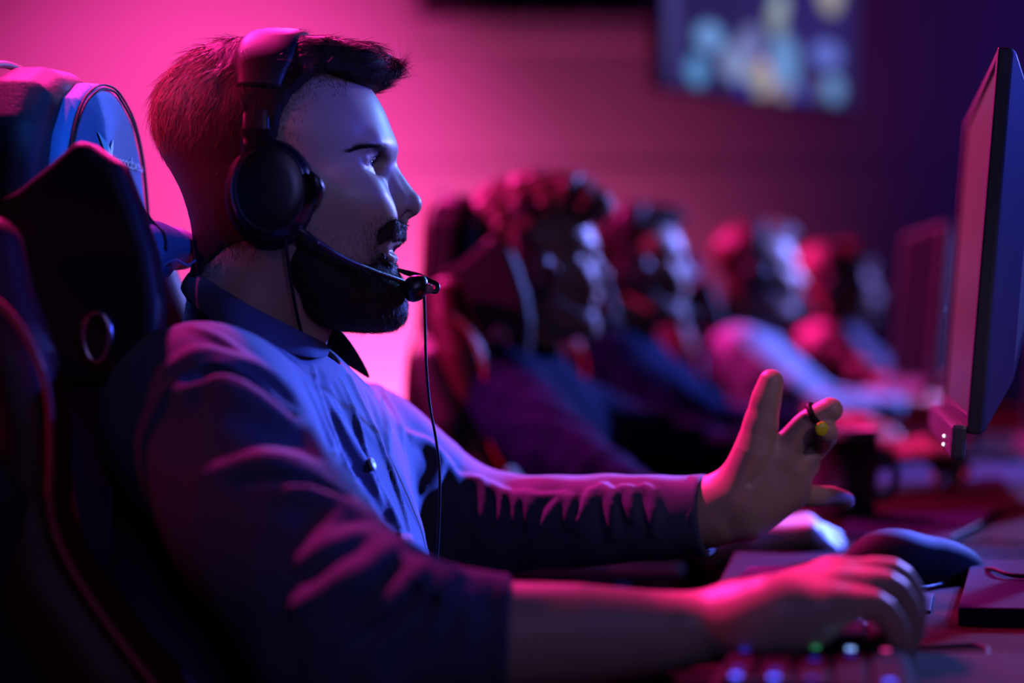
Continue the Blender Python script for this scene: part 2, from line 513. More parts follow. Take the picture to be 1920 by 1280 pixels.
h2 = strands(R2, N2, tangent(np.tile(V(1,0,.05), (len(R2),1)), N2)+V(.5,0,0), .016, .00022, 5, seed=6, lift=.1, jitter=.18)
# side stubble around the temple and nape
hvx, hvy = px_of(hv)
ds = hairline(hvx, hvy)
fade = hv[(ds > -14)&(ds < 42)&(hvy > 150)&(hvx < 660)&(hvx > 330)&(skull_neck(hv) < .003)]
fds = hairline(*px_of(fade)); R3 = pick(fade, 13000, w=np.exp(-np.maximum(fds, 0)/16.), seed=4); N3 = vnormals(skull_neck, R3)
h3 = strands(R3, N3, tangent(np.tile(V(-.2,0,-1), (len(R3),1)), N3), .0035, .00015, 3, seed=8, lift=.35)
fv, ff = join([(xs, xf), h1, h2, h3])
body_parts_head = (hv, hf)
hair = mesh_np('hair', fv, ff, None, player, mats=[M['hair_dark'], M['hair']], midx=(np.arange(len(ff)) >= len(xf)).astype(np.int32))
# beard
beard_line = poly2d([(560,395),(582,425),(600,455),(640,484),(676,500),(700,498),(716,484),(722,468),(712,455),(716,440),(730,426),(745,416),(775,425),(775,520),(790,640),(600,640),(520,560),(545,470),(556,430)])
mouthp = poly2d([(718,466),(732,457),(775,450),(775,495),(738,494)])
HFC = comp(head_ops(False))
def beard_f(p):
    X, Y = px_of(p); d = HFC(p); m = -beard_line(X, Y)
    t = .0012+.0008*sstep(470, 440, Y)*sstep(705, 725, X)+.0070*sstep(470, 550, Y+(X-600)*-.12)*sstep(0, 30, m)+.0025*sstep(560, 590, Y)
    q = np.maximum(d-t, .0005-m/K)
    return smax(q, -mouthp(X, Y)/K-.0, .003)*.8
beard_ops = [('u', beard_f, .004),
    ('u', chain([Hm(728,545), Hm(719,568), Hm(698,583), Hm(662,588)], [.0075,.010,.0090,.007]), .018),
    ('u', sym(chain([Hm(714,552,-.02), Hm(700,576,-.018), Hm(655,586,-.022), Hm(610,575,-.035)], [.008,.010,.009,.007])), .018),
    ('u', sym(chain([hp(743,434,.000), hp(735,441,.014), hp(722,453,.023)], [.0034,.0030,.0022])), .006)]
bv, bf = surface(beard_ops, (-.22, 1.31, .99), (-.085, 1.49, 1.12), .0022)
BQ = comp(beard_ops)
Rb = pick(bv[skull(bv) > -.002], 15000, seed=11); Nb = vnormals(BQ, Rb)
xb, yb = px_of(Rb)
Lb = .0035+.0040*sstep(480, 590, yb)
hb = strands(Rb, Nb, tangent(np.tile(V(.35,0,-1), (len(Rb),1)), Nb), Lb, .00016, 4, seed=12, lift=.45, jitter=.28)
# sparse stubble above and below the lips and on the cheek
vx, vy = px_of(hv)
st = hv[(((vx > 590)&(vy > 425)&(vy < 512))|((vx > 700)&(vy > 412)&(vy < 450))|((vx > 700)&(vy > 490)&(vy < 540)))&(mouthp(vx,vy) > 3)&(beard_line(vx,vy) < 40)]
Rs = pick(st, 9000, w=np.exp(-np.maximum(beard_line(*px_of(st)), 0)/16.), seed=13); Ns = vnormals(skull, Rs)
hb2 = strands(Rs, Ns, tangent(np.tile(V(.1,0,-1), (len(Rs),1)), Ns), .0038, .00012, 3, seed=14, lift=.35)
fv, ff = join([(bv, bf), hb, hb2])
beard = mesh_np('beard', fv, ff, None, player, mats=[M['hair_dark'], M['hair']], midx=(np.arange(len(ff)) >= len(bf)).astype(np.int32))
# eyebrows and lashes
HF = comp(HEAD)
def on_head(px, py, dy_side=-1):
    p = trace(HF, px, py, 1.25, 1.5); return p
er = []
for i in range(330):
    u = rng.random(); px = 727-72*u; py = 277.5-6*sin(u*2.6)+11*u*u+rng.normal(0, 2.2*(1-.55*u))
    q = trace(HF, px, py, 1.28, 1.45)
    if q is not None and q[1] < 1.42: er.append(q)
er = np.array(er)
for sd in (1, -1):
    e_ = er.copy(); e_[:,1] = 1.4+sd*(e_[:,1]-1.4); ne = vnormals(HF, e_)
    eb = strands(e_, ne, tangent(np.tile(V(-1,0,.12), (len(e_),1)), ne), .0075, .00015, 4, seed=15, lift=.25, jitter=.14)
    mesh_np('eyebrow', eb[0], eb[1], M['hair_dark'], player)
for sd in (1, -1):
    lr = []; cy = 1.4+sd*(EYE[1]-1.4)
    for i in range(40):
        y = .0125*sin(-.9+1.8*i/39); lr.append(V(EYE[0]+(.0142**2-y*y-.004**2)**.5, cy+sd*y, EYE[2]+.0046*(1-(y/.0145)**2)))
    lr = np.array(lr); nl = lr-V(EYE[0], cy, EYE[2]); nl /= np.linalg.norm(nl, axis=1)[:,None]
    lb = strands(lr, nl, np.tile(V(.8,0,.5), (len(lr),1)), .0075, .00016, 4, seed=16, lift=.6, jitter=.08)
    mesh_np('eyelashes', lb[0], lb[1], M['hair_dark'], player)
# eyes: white, iris and pupil in one procedural material around the gaze axis
def eye_material():
    m = bpy.data.materials.new('eye_surface'); m.use_nodes = True; nt = m.node_tree; b = nt.nodes['Principled BSDF']
    tc = nt.nodes.new('ShaderNodeTexCoord'); sp = nt.nodes.new('ShaderNodeSeparateXYZ'); nt.links.new(tc.outputs['Object'], sp.inputs[0])
    rp = nt.nodes.new('ShaderNodeValToRGB'); mp = nt.nodes.new('ShaderNodeMapRange')
    mp.inputs['From Min'].default_value = .0095; mp.inputs['From Max'].default_value = .0122
    nt.links.new(sp.outputs['X'], mp.inputs['Value']); nt.links.new(mp.outputs['Result'], rp.inputs['Fac'])
    e = rp.color_ramp.elements; e[0].position = .0; e[0].color = (.7,.66,.64,1); e[1].position = .42; e[1].color = (.66,.64,.64,1)
    for pos, c in ((.48,(.05,.08,.12,1)),(.7,(.22,.34,.42,1)),(.84,(.16,.25,.3,1)),(.88,(.005,.005,.005,1)),(1,(.003,.003,.003,1))):
        x = e.new(pos); x.color = c
    nt.links.new(rp.outputs['Color'], b.inputs['Base Color']); b.inputs['Roughness'].default_value = .08
    return m
em = eye_material()
for s in (1, -1):
    v = []; f = []
    prof = [(0,-.0124)]+[(.0124*sin(a), -.0124*cos(a)) for a in np.linspace(.1, pi-.1, 26)]+[(0,.0124)]
    for r_, z in prof:
        for j in range(32): a = 2*pi*j/32; v.append((z+(.0006*(1-(r_/.006)**2) if z > 0 and r_ < .006 else 0), r_*cos(a), r_*sin(a)))
    for i in range(len(prof)-1):
        for j in range(32): k = (j+1) % 32; f.append([i*32+j, (i+1)*32+j, (i+1)*32+k, i*32+k])
    o = mesh_np('eye', v, f, em); o.parent = player
    c = V(EYE[0], 1.4+s*(EYE[1]-1.4), EYE[2]); o.location = c-np.array(player.location); o.rotation_euler = (0, radians(-2), radians(2))
# ------------------------------------------------------------------ headset
def sweep(C, A, B, hw, ht, seg=20, ex=.55):
    """superellipse section (hw along A, ht along B) along centres C"""
    C, A, B = map(np.asarray, (C, A, B)); n = len(C); a = np.arange(seg)*2*pi/seg
    ca = np.sign(np.cos(a))*np.abs(np.cos(a))**ex; sa = np.sign(np.sin(a))*np.abs(np.sin(a))**ex
    hw = np.broadcast_to(hw, (n,)); ht = np.broadcast_to(ht, (n,))
    v = C[:,None]+A[:,None]*(ca[None,:,None]*hw[:,None,None])+B[:,None]*(sa[None,:,None]*ht[:,None,None])
    v = v.reshape(-1, 3); f = []
    for i in range(n-1):
        for j in range(seg): k = (j+1) % seg; f.append([i*seg+j, i*seg+k, (i+1)*seg+k, (i+1)*seg+j])
    f.append(list(range(seg))[::-1]); f.append([(n-1)*seg+j for j in range(seg)])
    return v, f
def arc(c, ry, rz, phis, xs):
    e = 2/2.5; S, K_ = np.sin(phis), np.cos(phis)
    C = np.stack([np.interp(phis, *xs), c[1]+ry*np.sign(S)*np.abs(S)**e, c[2]+rz*np.sign(K_)*np.abs(K_)**e], 1)
    T_ = np.gradient(C[:,1:], axis=0); B = np.stack([0*phis, -T_[:,1], T_[:,0]], 1); B /= np.linalg.norm(B, axis=1)[:,None]+1e-9
    B *= np.sign((B*(C-np.array([0,c[1],c[2]-.02]))).sum(1)+1e-12)[:,None]
    return C, np.tile(V(1,0,0), (len(phis),1)), B
def ear_cup(cx, cy, cz, s, root, rx=.0352, rz=.0432, tilt=0.):
    """s=-1 near side, +1 far side"""
    R = roty(tilt)
    def lat(name, prof, m, par, sc=1., ox=0.):
        v = []; f = []; seg = 48
        for r_, y in prof:
            for j in range(seg):
                a = 2*pi*j/seg; v.append((ox+r_*rx*sc*cos(a), s*y, r_*rz*sc*sin(a)))
        for i in range(len(prof)-1):
            for j in range(seg): k = (j+1) % seg; f.append([i*seg+j, i*seg+k, (i+1)*seg+k, (i+1)*seg+j])
        return mesh_np(name, np.array(v)@R.T+V(cx, cy, cz), f, m, par)
    cup = lat('ear_cup', [(.02,.0155),(.5,.0152),(.80,.0140),(.90,.0118),(.97,.008),(1.0,.003),(1.0,-.004),(.96,-.008),(.6,-.009),(.02,-.009)], M['plastic'], root)
    lat('ring', [(.80,.0141),(.815,.0155),(.845,.0150),(.86,.0128)], M['plastic_soft'], cup)
    lat('ear_cushion', [(.3,-.009),(.75,-.0085),(1.0,-.0095),(1.10,-.014),(1.13,-.020),(1.10,-.027),(1.0,-.031),(.8,-.031),(.62,-.026),(.3,-.022)], M['leather'], root, ox=-.005)
    return cup
def headset(c, root, ry=.0905, boom=True):
    """c: centre of the arc (x,y,z) at ear height"""
    x, y, z = c; rz = hz(50)-hz(357)-.006
    ph = np.linspace(-1.0, 1.0, 61)
    k = np.abs(ph)
    C, A, B = arc(c, ry, rz, ph, (np.array([-1.22, -.5, 0, .5, 1.22]), np.array([x-.019, x-.014, x-.006, x-.014, x-.019])))
    v, f = sweep(C, A, B, (.0262-.0060)+.0060-.0060*sstep(.65, 1.0, k), .0085+.002*np.cos(ph), 24, .7)
    band = mesh_np('headband', v, f, M['plastic_soft'], root)
    C, A, B = arc(c, ry-.007, rz-.008, ph*.9, (np.array([-1.1, 0, 1.1]), np.array([x-.010, x-.001, x-.010])))
    v, f = sweep(C, A, B, .018, .006, 20, .8); mesh_np('head_pad', v, f, M['leather'], band)
    for s in (-1, 1):
        ph2 = s*np.linspace(.93, 1.46, 16)
        C, A, B = arc(c, ry-.001, rz, ph2, (np.array([-2, 2]), np.array([x-.019, x-.019])))
        v, f = sweep(C, A, B, np.linspace(.0115, .0125, 16), .0035, 16, .6)
        if s < 0: pass
        sl = mesh_np('slider', v, f, M['plastic'], root)
        v, f = sweep([V(x-.018, y+s*(ry-.001), z+.052), V(x-.015, y+s*(ry+.0055), z+.038), V(x-.009, y+s*(ry+.007), z+.012)], [V(1,0,0)]*3, [V(0,1,0)]*3, [.0125,.0140,.0100], .004, 16, .6)
        mesh_np('yoke', v, f, M['plastic'], sl)
        ear_cup(x-.004, y+s*(ry-.002), z, s, root)
        v, f = tube([V(x+.012, y+s*(ry+.001), z+.02), V(x+.012, y+s*(ry+.004), z+.02)], .0016, 10)
hset = empty('headset', (hx(500), 1.4, hz(350)))
tag(hset, 'black over-ear headset with boom microphone on the head of the bearded man', 'headset')
hc = P(510, 356, 1.309)
headset((hc[0]+.004, 1.4, hc[2]), hset)
cupx, cupz = hc[0], hc[2]
v, f = sweep([P(583,322,1.300), P(592,335,1.302), P(597,352,1.304), P(596,368,1.304), P(588,382,1.302)], [V(1,0,0)]*5, [V(0,1,0)]*5, [.002,.0048,.0058,.0045,.002], [.004,.007,.008,.007,.004], 12)
mesh_np('boom_hinge', v, f, M['plastic'], hset)
boom = tube_obj('microphone_boom', [P(560,428,1.297), P(585,447,1.300), P(640,482,1.318), P(700,508,1.345), P(745,524,1.37), P(768,536,1.385)], [.0034,.0030,.0024,.0022,.0024,.003], M['plastic'], hset, 12, 40)
for px, py in ((586,447),(597,455)):
    v, f = surface([('u', ell(P(px,py,1.2985), (.0011,.0011,.0011)), .001)], P(px,py,1.2985)-.003, P(px,py,1.2985)+.003, .0004); mesh_np('stud', v, f, M['metal'], boom)
mic_ops = [('u', ell(P(776,541,1.385), (.0102,.0095,.0122), roty(.15)), .001),
           ('u', ell(P(790,537,1.385), (.0055,.0060,.0095), roty(.2)), .006)]
sdf_obj('microphone', mic_ops, P(740,590,1.36), P(830,500,1.41), .0012, M['plastic'], hset)
tube_obj('microphone_guard', [P(745,505,1.40), P(762,511,1.40), P(785,517,1.398), P(806,526,1.392), P(820,534,1.388), P(818,546,1.386), P(806,545,1.385), P(797,538,1.385)], [.0016,.0026,.0030,.0026,.0022,.0022,.002,.0018], M['plastic'], hset, 10, 40)
sdf_obj('microphone_tip', [('u', ell(P(804,541,1.384), (.0042,.0045,.0048)), .001)], P(780,560,1.37), P(825,520,1.4), .0009, M['lip'], hset)
tube_obj('microphone_cable', [P(795,545,1.385), P(797,600,1.387), P(799,680,1.39), P(806,760,1.395), P(817,820,1.40), P(824,880,1.405), P(824,950,1.41), P(820,1040,1.42), P(812,1160,1.43)], .0013, M['rubber'], hset, 8, 60)
tube_obj('ear_cup_cable', [P(534,446,1.309), P(538,475,1.311), P(545,525,1.325), P(556,585,1.335), P(567,632,1.342), P(575,672,1.35)], .0016, M['rubber'], hset, 8, 40)
# ------------------------------------------------------------------ clothing of the player in front
SHN = P(372, 788, 1.215)         # near shoulder joint
ELN = P(655, 1185, 1.10); CUN = P(945, 1195, 1.10)
SHF = V(-.155, 1.585, .885); ELF = P(885, 985, 1.60); CUF = P(1322, 966, 1.505)
shirt_base = [
    ('u', chain([V(-.236,1.31,.865), V(-.225,1.30,.75), V(-.235,1.29,.45)], [.100,.115,.125]), .05),
    ('u', chain([V(-.200,1.48,.850), V(-.190,1.50,.75), V(-.20,1.51,.45)], [.092,.110,.125]), .10),
    ('u', chain([V(-.215,1.40,.88), V(-.190,1.40,.80), V(-.17,1.40,.66), V(-.20,1.4,.45)], [.095,.100,.112,.12]), .08),
    ('u', cone(hp(440,705,0), SHN+V(.005,.02,-.005), .058, .066), .06),
    ('u', cone(hp(480,745,0), SHF+V(0,-.02,-.005), .055, .056), .06),
    ('u', chain([SHN, SHN*.5+ELN*.5+V(-.004,-.004,0), ELN], [.073, .071, .068]), .045),
    ('u', chain([ELN, ELN*.4+CUN*.6, CUN], [.066, .051, .0445]), .03),
    ('u', chain([SHF, SHF*.5+ELF*.5, ELF], [.066, .062, .052]), .05),
    ('u', chain([ELF, ELF*.5+CUF*.5, CUF], [.051, .0465, .0395]), .03),
    ('s', cone(CUN+V(.0,0,0), CUN+V(.2,0,-.01), .0405, .20), .006),
    ('s', cone(CUF+V(-.002,0,0), CUF+(CUF-ELF)/np.linalg.norm(CUF-ELF)*.2, .0325, .22), .006),
    ('s', chain([hp(476,560,0), hp(470,655,0)], [.066,.061]), .01),
    ('s', chain([hp(560,610,0), hp(585,690,.0), hp(600,730,0)], [.045,.022,.006]), .01),
]
SB = comp(shirt_base)
folds = []
def fold(pts, r=.007, h=.5, k=None, carve=False, d0=.9, taper=True):
    if not carve: h = min(.95, h*1.35); r = r*1.08
    q = []
    for (x, y) in spline([(a, b) for a, b in pts], max(5, len(pts)*2)):
        t = trace(SB, x, y, d0)
        if t is None: continue
        n = vnormals(SB, t[None])[0]
        q.append(t-n*r*(1-h) if not carve else t+n*r*(1-h))
    if len(q) < 2: return
    m = len(q); rr = [r*(.35+.65*sin(pi*min(1, max(0, (i+.6)/m)))**.7) if taper else r for i in range(m)]
    folds.append(('s' if carve else 'u', chain(q, rr), k or r*.9))
# near sleeve
for pts, r, h in [
    ([(312,694),(345,676),(380,664),(425,672),(498,702),(560,768),(598,850),(640,905)], .008, .55),
    ([(360,614),(408,633),(453,664),(515,706),(566,766)], .005, .5),
    ([(348,735),(391,709),(436,734),(504,768),(575,812)], .015, .42),
    ([(380,895),(453,869),(509,864),(583,878),(652,916)], .010, .40),
    ([(520,915),(594,925),(678,965),(742,1020)], .014, .38),
    ([(575,1050),(639,1018),(697,1004)], .009, .55),
    ([(565,1138),(620,1112),(678,1078),(720,1040),(742,1024)], .012, .6),
    ([(700,1150),(735,1090),(752,1052)], .008, .55),
    ([(640,1185),(706,1160),(763,1111),(793,1066),(802,1058)], .011, .65),
    ([(803,1170),(820,1130),(838,1084),(850,1074)], .010, .65),
    ([(580,1270),(610,1190),(660,1130)], .008, .45),
    ([(870,1080),(876,1180),(870,1260)], .006, .4),
    ([(690,1275),(700,1230),(740,1170)], .009, .4),
    ([(640,960),(610,1000),(600,1040)], .008, .35)]:
    fold(pts, r, h)
for pts, r in [([(350,700),(400,688),(470,715),(540,770)], .006), ([(600,1150),(680,1105),(735,1055)], .006),
               ([(660,1190),(740,1140),(778,1080)], .006), ([(790,1150),(815,1100),(822,1078)], .005), ([(450,890),(560,890),(640,925)], .006)]:
    fold([(x+4, y+14) for x, y in pts], r, .5, carve=True)
# far sleeve and chest
FD = 1.2
for pts, r, h in [
    ([(868,900),(900,908),(911,940),(908,970),(900,1008)], .0075, .65),
    ([(922,912),(944,930),(940,962),(932,990)], .0065, .65),
    ([(954,922),(969,940),(966,976)], .0060, .65),
    ([(980,924),(996,940),(990,981)], .0065, .65),
    ([(1006,932),(1050,930),(1040,950),(1020,985),(1004,1012),(977,1050)], .0055, .7),
    ([(1058,932),(1070,950),(1066,981)], .0075, .55),
    ([(1110,925),(1098,955),(1086,990)], .0070, .6),
    ([(1132,912),(1149,930),(1151,960),(1149,1004)], .0075, .7),
    ([(1165,914),(1186,925),(1188,972)], .0060, .7),
    ([(1208,914),(1226,928),(1229,965),(1226,1000)], .0060, .65),
    ([(808,835),(836,870),(856,910),(868,972)], .0075, .45),
    ([(770,818),(800,832),(822,862),(816,892),(795,915)], .0075, .6),
    ([(712,728),(738,775),(752,822)], .006, .55),
    ([(700,722),(722,790),(728,840)], .005, .5)]:
    fold(pts, r, h, d0=1.05)
for pts, r in [([(915,925),(925,950),(918,990)], .004), ([(949,935),(954,960)], .0035), ([(978,945),(978,975)], .0035), ([(1085,935),(1078,970)], .004),
               ([(1125,940),(1122,990)], .004), ([(1160,935),(1166,985)], .004), ([(1198,935),(1206,985)], .004), ([(1016,945),(1010,975)], .0035)]:
    fold(pts, r, .45, carve=True, d0=1.05)
# placket ridges down the front, and chest creases
for pts, r, h in [
    ([(588,690),(600,740),(606,765)], .003, .6),
    ([(560,700),(590,760),(620,830),(650,905),(700,985),(776,1055)], .0045, .5),
    ([(612,735),(640,800),(690,880),(730,950),(778,1050)], .0055, .5),
    ([(640,712),(672,790),(695,860),(735,960)], .003, .55),
    ([(655,706),(700,800),(730,870),(760,960),(777,1040)], .004, .5),
    ([(520,700),(560,780),(600,860),(640,910)], .006, .4),
    ([(605,765),(640,850),(690,940)], .004, .4)]:
    fold(pts, r, h, d0=1.05)
for pts in ([(600,700),(622,780),(650,850),(700,930),(750,1010)], [(628,725),(665,800),(692,865),(725,945)], [(690,740),(712,800),(725,850)]):
    fold(pts, .0045, .30, k=.007, carve=True, d0=1.05)
# cuff seam rings
def weave(p):
    return .0011*np.sin(p[:,0]*95+p[:,2]*60)*np.sin(p[:,1]*80+p[:,2]*40)
shirt_ops = shirt_base[:9]+folds+[('d', weave)]+shirt_base[9:]
sv, sf = surface(shirt_ops, (-.42, .98, .36), (.23, 1.72, 1.04), .0032)
shirt = mesh_np('shirt', sv, sf, M['shirt'], player)
SF = comp(shirt_ops)
# collar
top = [P(604,648,1.372), P(575,630,1.345), P(530,606,1.330), P(480,580,1.326), P(430,550,1.333), P(390,524,1.358), P(372,508,1.40), P(385,515,1.445), P(440,532,1.468), P(520,548,1.475), P(585,575,1.462), P(624,611,1.435)]
out = [P(614,668,1.362), P(590,672,1.325), P(540,665,1.305), P(480,645,1.29), P(415,612,1.295), P(362,575,1.33), P(340,545,1.40), P(352,550,1.47), P(430,600,1.51), P(530,640,1.52), P(620,670,1.50), P(700,716,1.462)]
n = 60; T = spline(top, n); O = spline(out, n); v = []; f = []
ax = (np.mean(top, 0))*V(1,1,0)
for i in range(n):
    t, o = T[i], O[i]; rad = (t-ax)*V(1,1,0); rad /= np.linalg.norm(rad)
    base = t-V(0,0,.034)-rad*.001; b2 = t-V(0,0,.012)-rad*.0018
    m1 = t*.75+o*.25+rad*.003+V(0,0,.004); m2 = t*.4+o*.6+rad*.004+V(0,0,.002)
    row = [base, b2, t, t*.93+o*.07+rad*.0012+V(0,0,.0016), m1, m2, o]
    v += row
for i in range(n-1):
    for j in range(6): f.append([i*7+j, i*7+j+1, (i+1)*7+j+1, (i+1)*7+j])
col = mesh_np('collar', v, f, M['shirt'], shirt)
md = col.modifiers.new('thick', 'SOLIDIFY'); md.thickness = .0026; md.offset = 0
md = col.modifiers.new('sub', 'SUBSURF'); md.levels = 1; md.render_levels = 2
# cuffs
def cuff(c, ax, R, r, nm='cuff'):
    ax = ax/np.linalg.norm(ax); u = np.cross(ax, V(0,0,1)); u /= np.linalg.norm(u); w_ = np.cross(ax, u)
    a = np.linspace(0, 2*pi, 49); v = []; f = []
    prof = [(R-r, -.012), (R+r*.4, -.012), (R+r*.6, 0), (R, .0035), (R-r*1.4, .002), (R-r*1.4, -.010)]
    for t in a[:-1]:
        for rr, h_ in prof: v.append(c+ax*h_+(u*cos(t)+w_*sin(t))*rr)
    for i in range(48):
        for j in range(6): f.append([i*6+j, ((i+1)%48)*6+j, ((i+1)%48)*6+(j+1)%6, i*6+(j+1)%6])
    return mesh_np(nm, v, f, M['shirt'], shirt)
cuff(CUF, CUF-ELF, .0385, .0030); cuff(CUN, CUN-ELN*.4-(ELN*.4+CUN*.6)*.6, .0440, .0030)
# buttons
for px, py in ((695, 871),):
    t = trace(SF, px, py, 1.05); nn = vnormals(SF, t[None])[0]
    z = nn; x = np.cross(V(0,0,1), z); x /= np.linalg.norm(x); y = np.cross(z, x); R = np.stack([x, y, z], 1)
    lathe_obj('button', [(0,.0022),(.003,.0022),(.0040,.0030),(.0052,.0030),(.0058,.0018),(.0058,0),(0,0)], t, M['button'], shirt, 24, R)
t = trace(SF, 654, 690, 1.05)
# ------------------------------------------------------------------ arms and hands
def finger(pts, rad):
    q = spline(pts, 10); return chain(list(q), list(np.interp(np.linspace(0, 1, 10), np.linspace(0, 1, len(rad)), rad)))
# near forearm and hand, resting on the keyboard
WRN = P(1372, 1170, 1.115)
near_ops = [
    ('u', squash(chain([CUN+V(-.06,0,.0), CUN+V(.0,0,0), P(1080,1190,1.10), P(1230,1186,1.105), WRN], [.043,.0400,.0365,.0300,.0235]), CUN, (0,1,0), .96), .01),
    ('u', cone(P(1375,1170,1.10), P(1450,1140,1.09), .0225, .0225), .02),
    ('u', cone(P(1390,1160,1.135), P(1555,1092,1.148), .0215, .0160), .022),
    ('u', cone(P(1395,1160,1.12), P(1570,1093,1.130), .0220, .0160), .018),
    ('u', cone(P(1400,1166,1.10), P(1562,1114,1.108), .0220, .0155), .018),
    ('u', cone(P(1410,1172,1.09), P(1545,1142,1.088), .0205, .0150), .018),
    ('u', ell(P(1460,1180,1.095), (.036,.022,.019)), .02),
    ('u', finger([P(1555,1087,1.150), P(1650,1078,1.158), P(1697,1118,1.162), P(1706,1172,1.163)], [.0140,.0118,.0105,.0088]), .010),
    ('u', finger([P(1570,1088,1.132), P(1668,1076,1.137), P(1710,1124,1.140), P(1710,1188,1.140)], [.0142,.0120,.0108,.0090]), .009),
    ('u', finger([P(1562,1110,1.110), P(1660,1100,1.113), P(1702,1150,1.115), P(1699,1210,1.116)], [.0138,.0118,.0104,.0088]), .009),
    ('u', finger([P(1545,1140,1.088), P(1636,1134,1.090), P(1678,1178,1.092), P(1680,1226,1.093)], [.0128,.0108,.0096,.0082]), .009),
    ('u', finger([P(1430,1160,1.150), P(1510,1155,1.178), P(1590,1180,1.185), P(1630,1205,1.185)], [.018,.0140,.0120,.0095]), .012),
    ('u', cone(P(1450,1120,1.128), P(1572,1070,1.136), .0040, .0050), .008),
    ('u', cone(P(1450,1128,1.106), P(1568,1094,1.106), .0040, .0050), .008),
]
nv, nf = surface(near_ops, (-.09, 1.03, .75), (.33, 1.22, .87), .0022)
# far hand, raised: palm to the camera, thumb up
D = 1.50
WRF = P(1338, 962, 1.502)
far_ops = [
    ('u', squash(chain([CUF+(CUF-P(1400,950,1.50))*.6, CUF, WRF], [.0315,.0315,.0300]), WRF, (0,1,0), .85), .01),
    ('u', cone(WRF+V(.004,0,.006), P(1418,925,1.497), .0290, .0220), .020),
    ('u', cone(P(1382,930,1.495), P(1462,862,1.488), .0220, .0150), .018),
    ('u', cone(P(1392,945,1.498), P(1482,880,1.492), .0220, .0150), .016),
    ('u', cone(P(1400,958,1.500), P(1490,905,1.497), .0215, .0150), .016),
    ('u', cone(P(1398,972,1.500), P(1478,930,1.502), .0190, .0140), .016),
    # thumb with its ball
    ('u', chain([P(1384,925,1.488), P(1412,850,1.480), P(1426,795,1.478)], [.0240,.0200,.0158]), .014),
    ('u', finger([P(1427,795,1.478), P(1436,752,1.476), P(1446,716,1.475)], [.0152,.0150,.0122]), .006),
    ('u', cone(P(1436,850,1.487), P(1466,850,1.488), .010, .012), .014),
    # index
    ('u', finger([P(1460,858,1.488), P(1508,802,1.478), P(1532,783,1.472), P(1557,768,1.468)], [.0150,.0138,.0128,.0118]), .006),
    # middle, curling towards the camera
    ('u', chain([P(1484,880,1.490), P(1530,838,1.500), P(1546,818,1.482), P(1547,808,1.466)], [.0145,.0125,.0125,.0118]), .004),
    # ring
    ('u', chain([P(1488,905,1.496), P(1516,872,1.520), P(1516,842,1.508), P(1506,834,1.495)], [.0135,.0110,.0105,.0090]), .004),
    # little, stretched forward
    ('u', finger([P(1480,924,1.503), P(1530,930,1.515), P(1560,930,1.522), P(1586,938,1.526)], [.0130,.0108,.0100,.0088]), .005),
    ('s', chain([P(1408,905,1.462), P(1438,880,1.458), P(1452,850,1.462)], [.002,.003,.002]), .006),
    ('s', chain([P(1430,945,1.462), P(1470,905,1.460), P(1492,865,1.465)], [.002,.003,.002]), .006),
]
rv, rf = surface(far_ops, (.13, 1.43, .79), (.36, 1.56, 1.0), .0018)
# upper body under the clothes, so that the body is one figure
under_ops = [(o[0], (lambda g: (lambda p: g(p)+.020))(o[1]), o[2]) for o in shirt_base[:6]+shirt_base[7:8]]+[('u', cone(ELN, ELN*.2+CUN*.8, .045, .034), .03), ('u', cone(ELF, ELF*.25+CUF*.75, .036, .028), .03)]
uv, uf = surface(under_ops, (-.42, .98, .36), (.23, 1.72, 1.04), .009, newton=False)
bvv, bff = join([(hv, hf), (nv, nf), (rv, rf), (uv, uf)])
body = mesh_np('body', bvv, bff, M['skin'], player)
# nails, ring
nail = sdf_obj('fingernail', [('u', ell(P(1541,804,1.4555), (.0070,.0030,.0072), rotz(.15)), .001)], P(1520,825,1.44), P(1560,780,1.47), .0008, M['yellow'], player)
tag(nail, 'yellow painted fingernail')
def ring_obj(c, axis, R, r, w, m):
    ax = np.asarray(axis, float); ax /= np.linalg.norm(ax); u = np.cross(ax, V(0,0,1)); u /= np.linalg.norm(u); wv = np.cross(ax, u)
    v = []; f = []; seg = 36
    prof = [(R, -w), (R+r, -w*.8), (R+r, w*.8), (R, w)]
    for j in range(seg):
        a = 2*pi*j/seg
        for rr, h in prof: v.append(c+ax*h+(u*cos(a)+wv*sin(a))*rr)
    for j in range(seg):
        for i in range(4): f.append([j*4+i, ((j+1)%seg)*4+i, ((j+1)%seg)*4+(i+1)%4, j*4+(i+1)%4])
    return mesh_np('ring', v, f, m, player)
a, b = P(1514,792,1.476), P(1538,775,1.470)
rg = ring_obj(a*.25+b*.75, b-a, .0134, .0018, .0028, M['rubber']); tag(rg, 'black band ring on the index finger')
# ------------------------------------------------------------------ gaming chair
CA = radians(-4.)
CN = V(cos(CA), sin(CA), 0); CU = V(-sin(CA), cos(CA), 0); CW = V(0,0,1)
CO = V(-.364, 1.395, 0)                    # on the front face of the head rest, floor height
def cw(u, w, n=0): return CO+CU*u+CW*w+CN*n
chair = empty('gaming_chair', tuple(cw(0, 0, .27)), CA)
tag(chair, 'black and blue racing style gaming chair that holds the bearded man', 'chair', 'gaming chairs along the bench')
def outline(half): return [(u, w) for u, w in half]+[(-u, w) for u, w in half[::-1]]
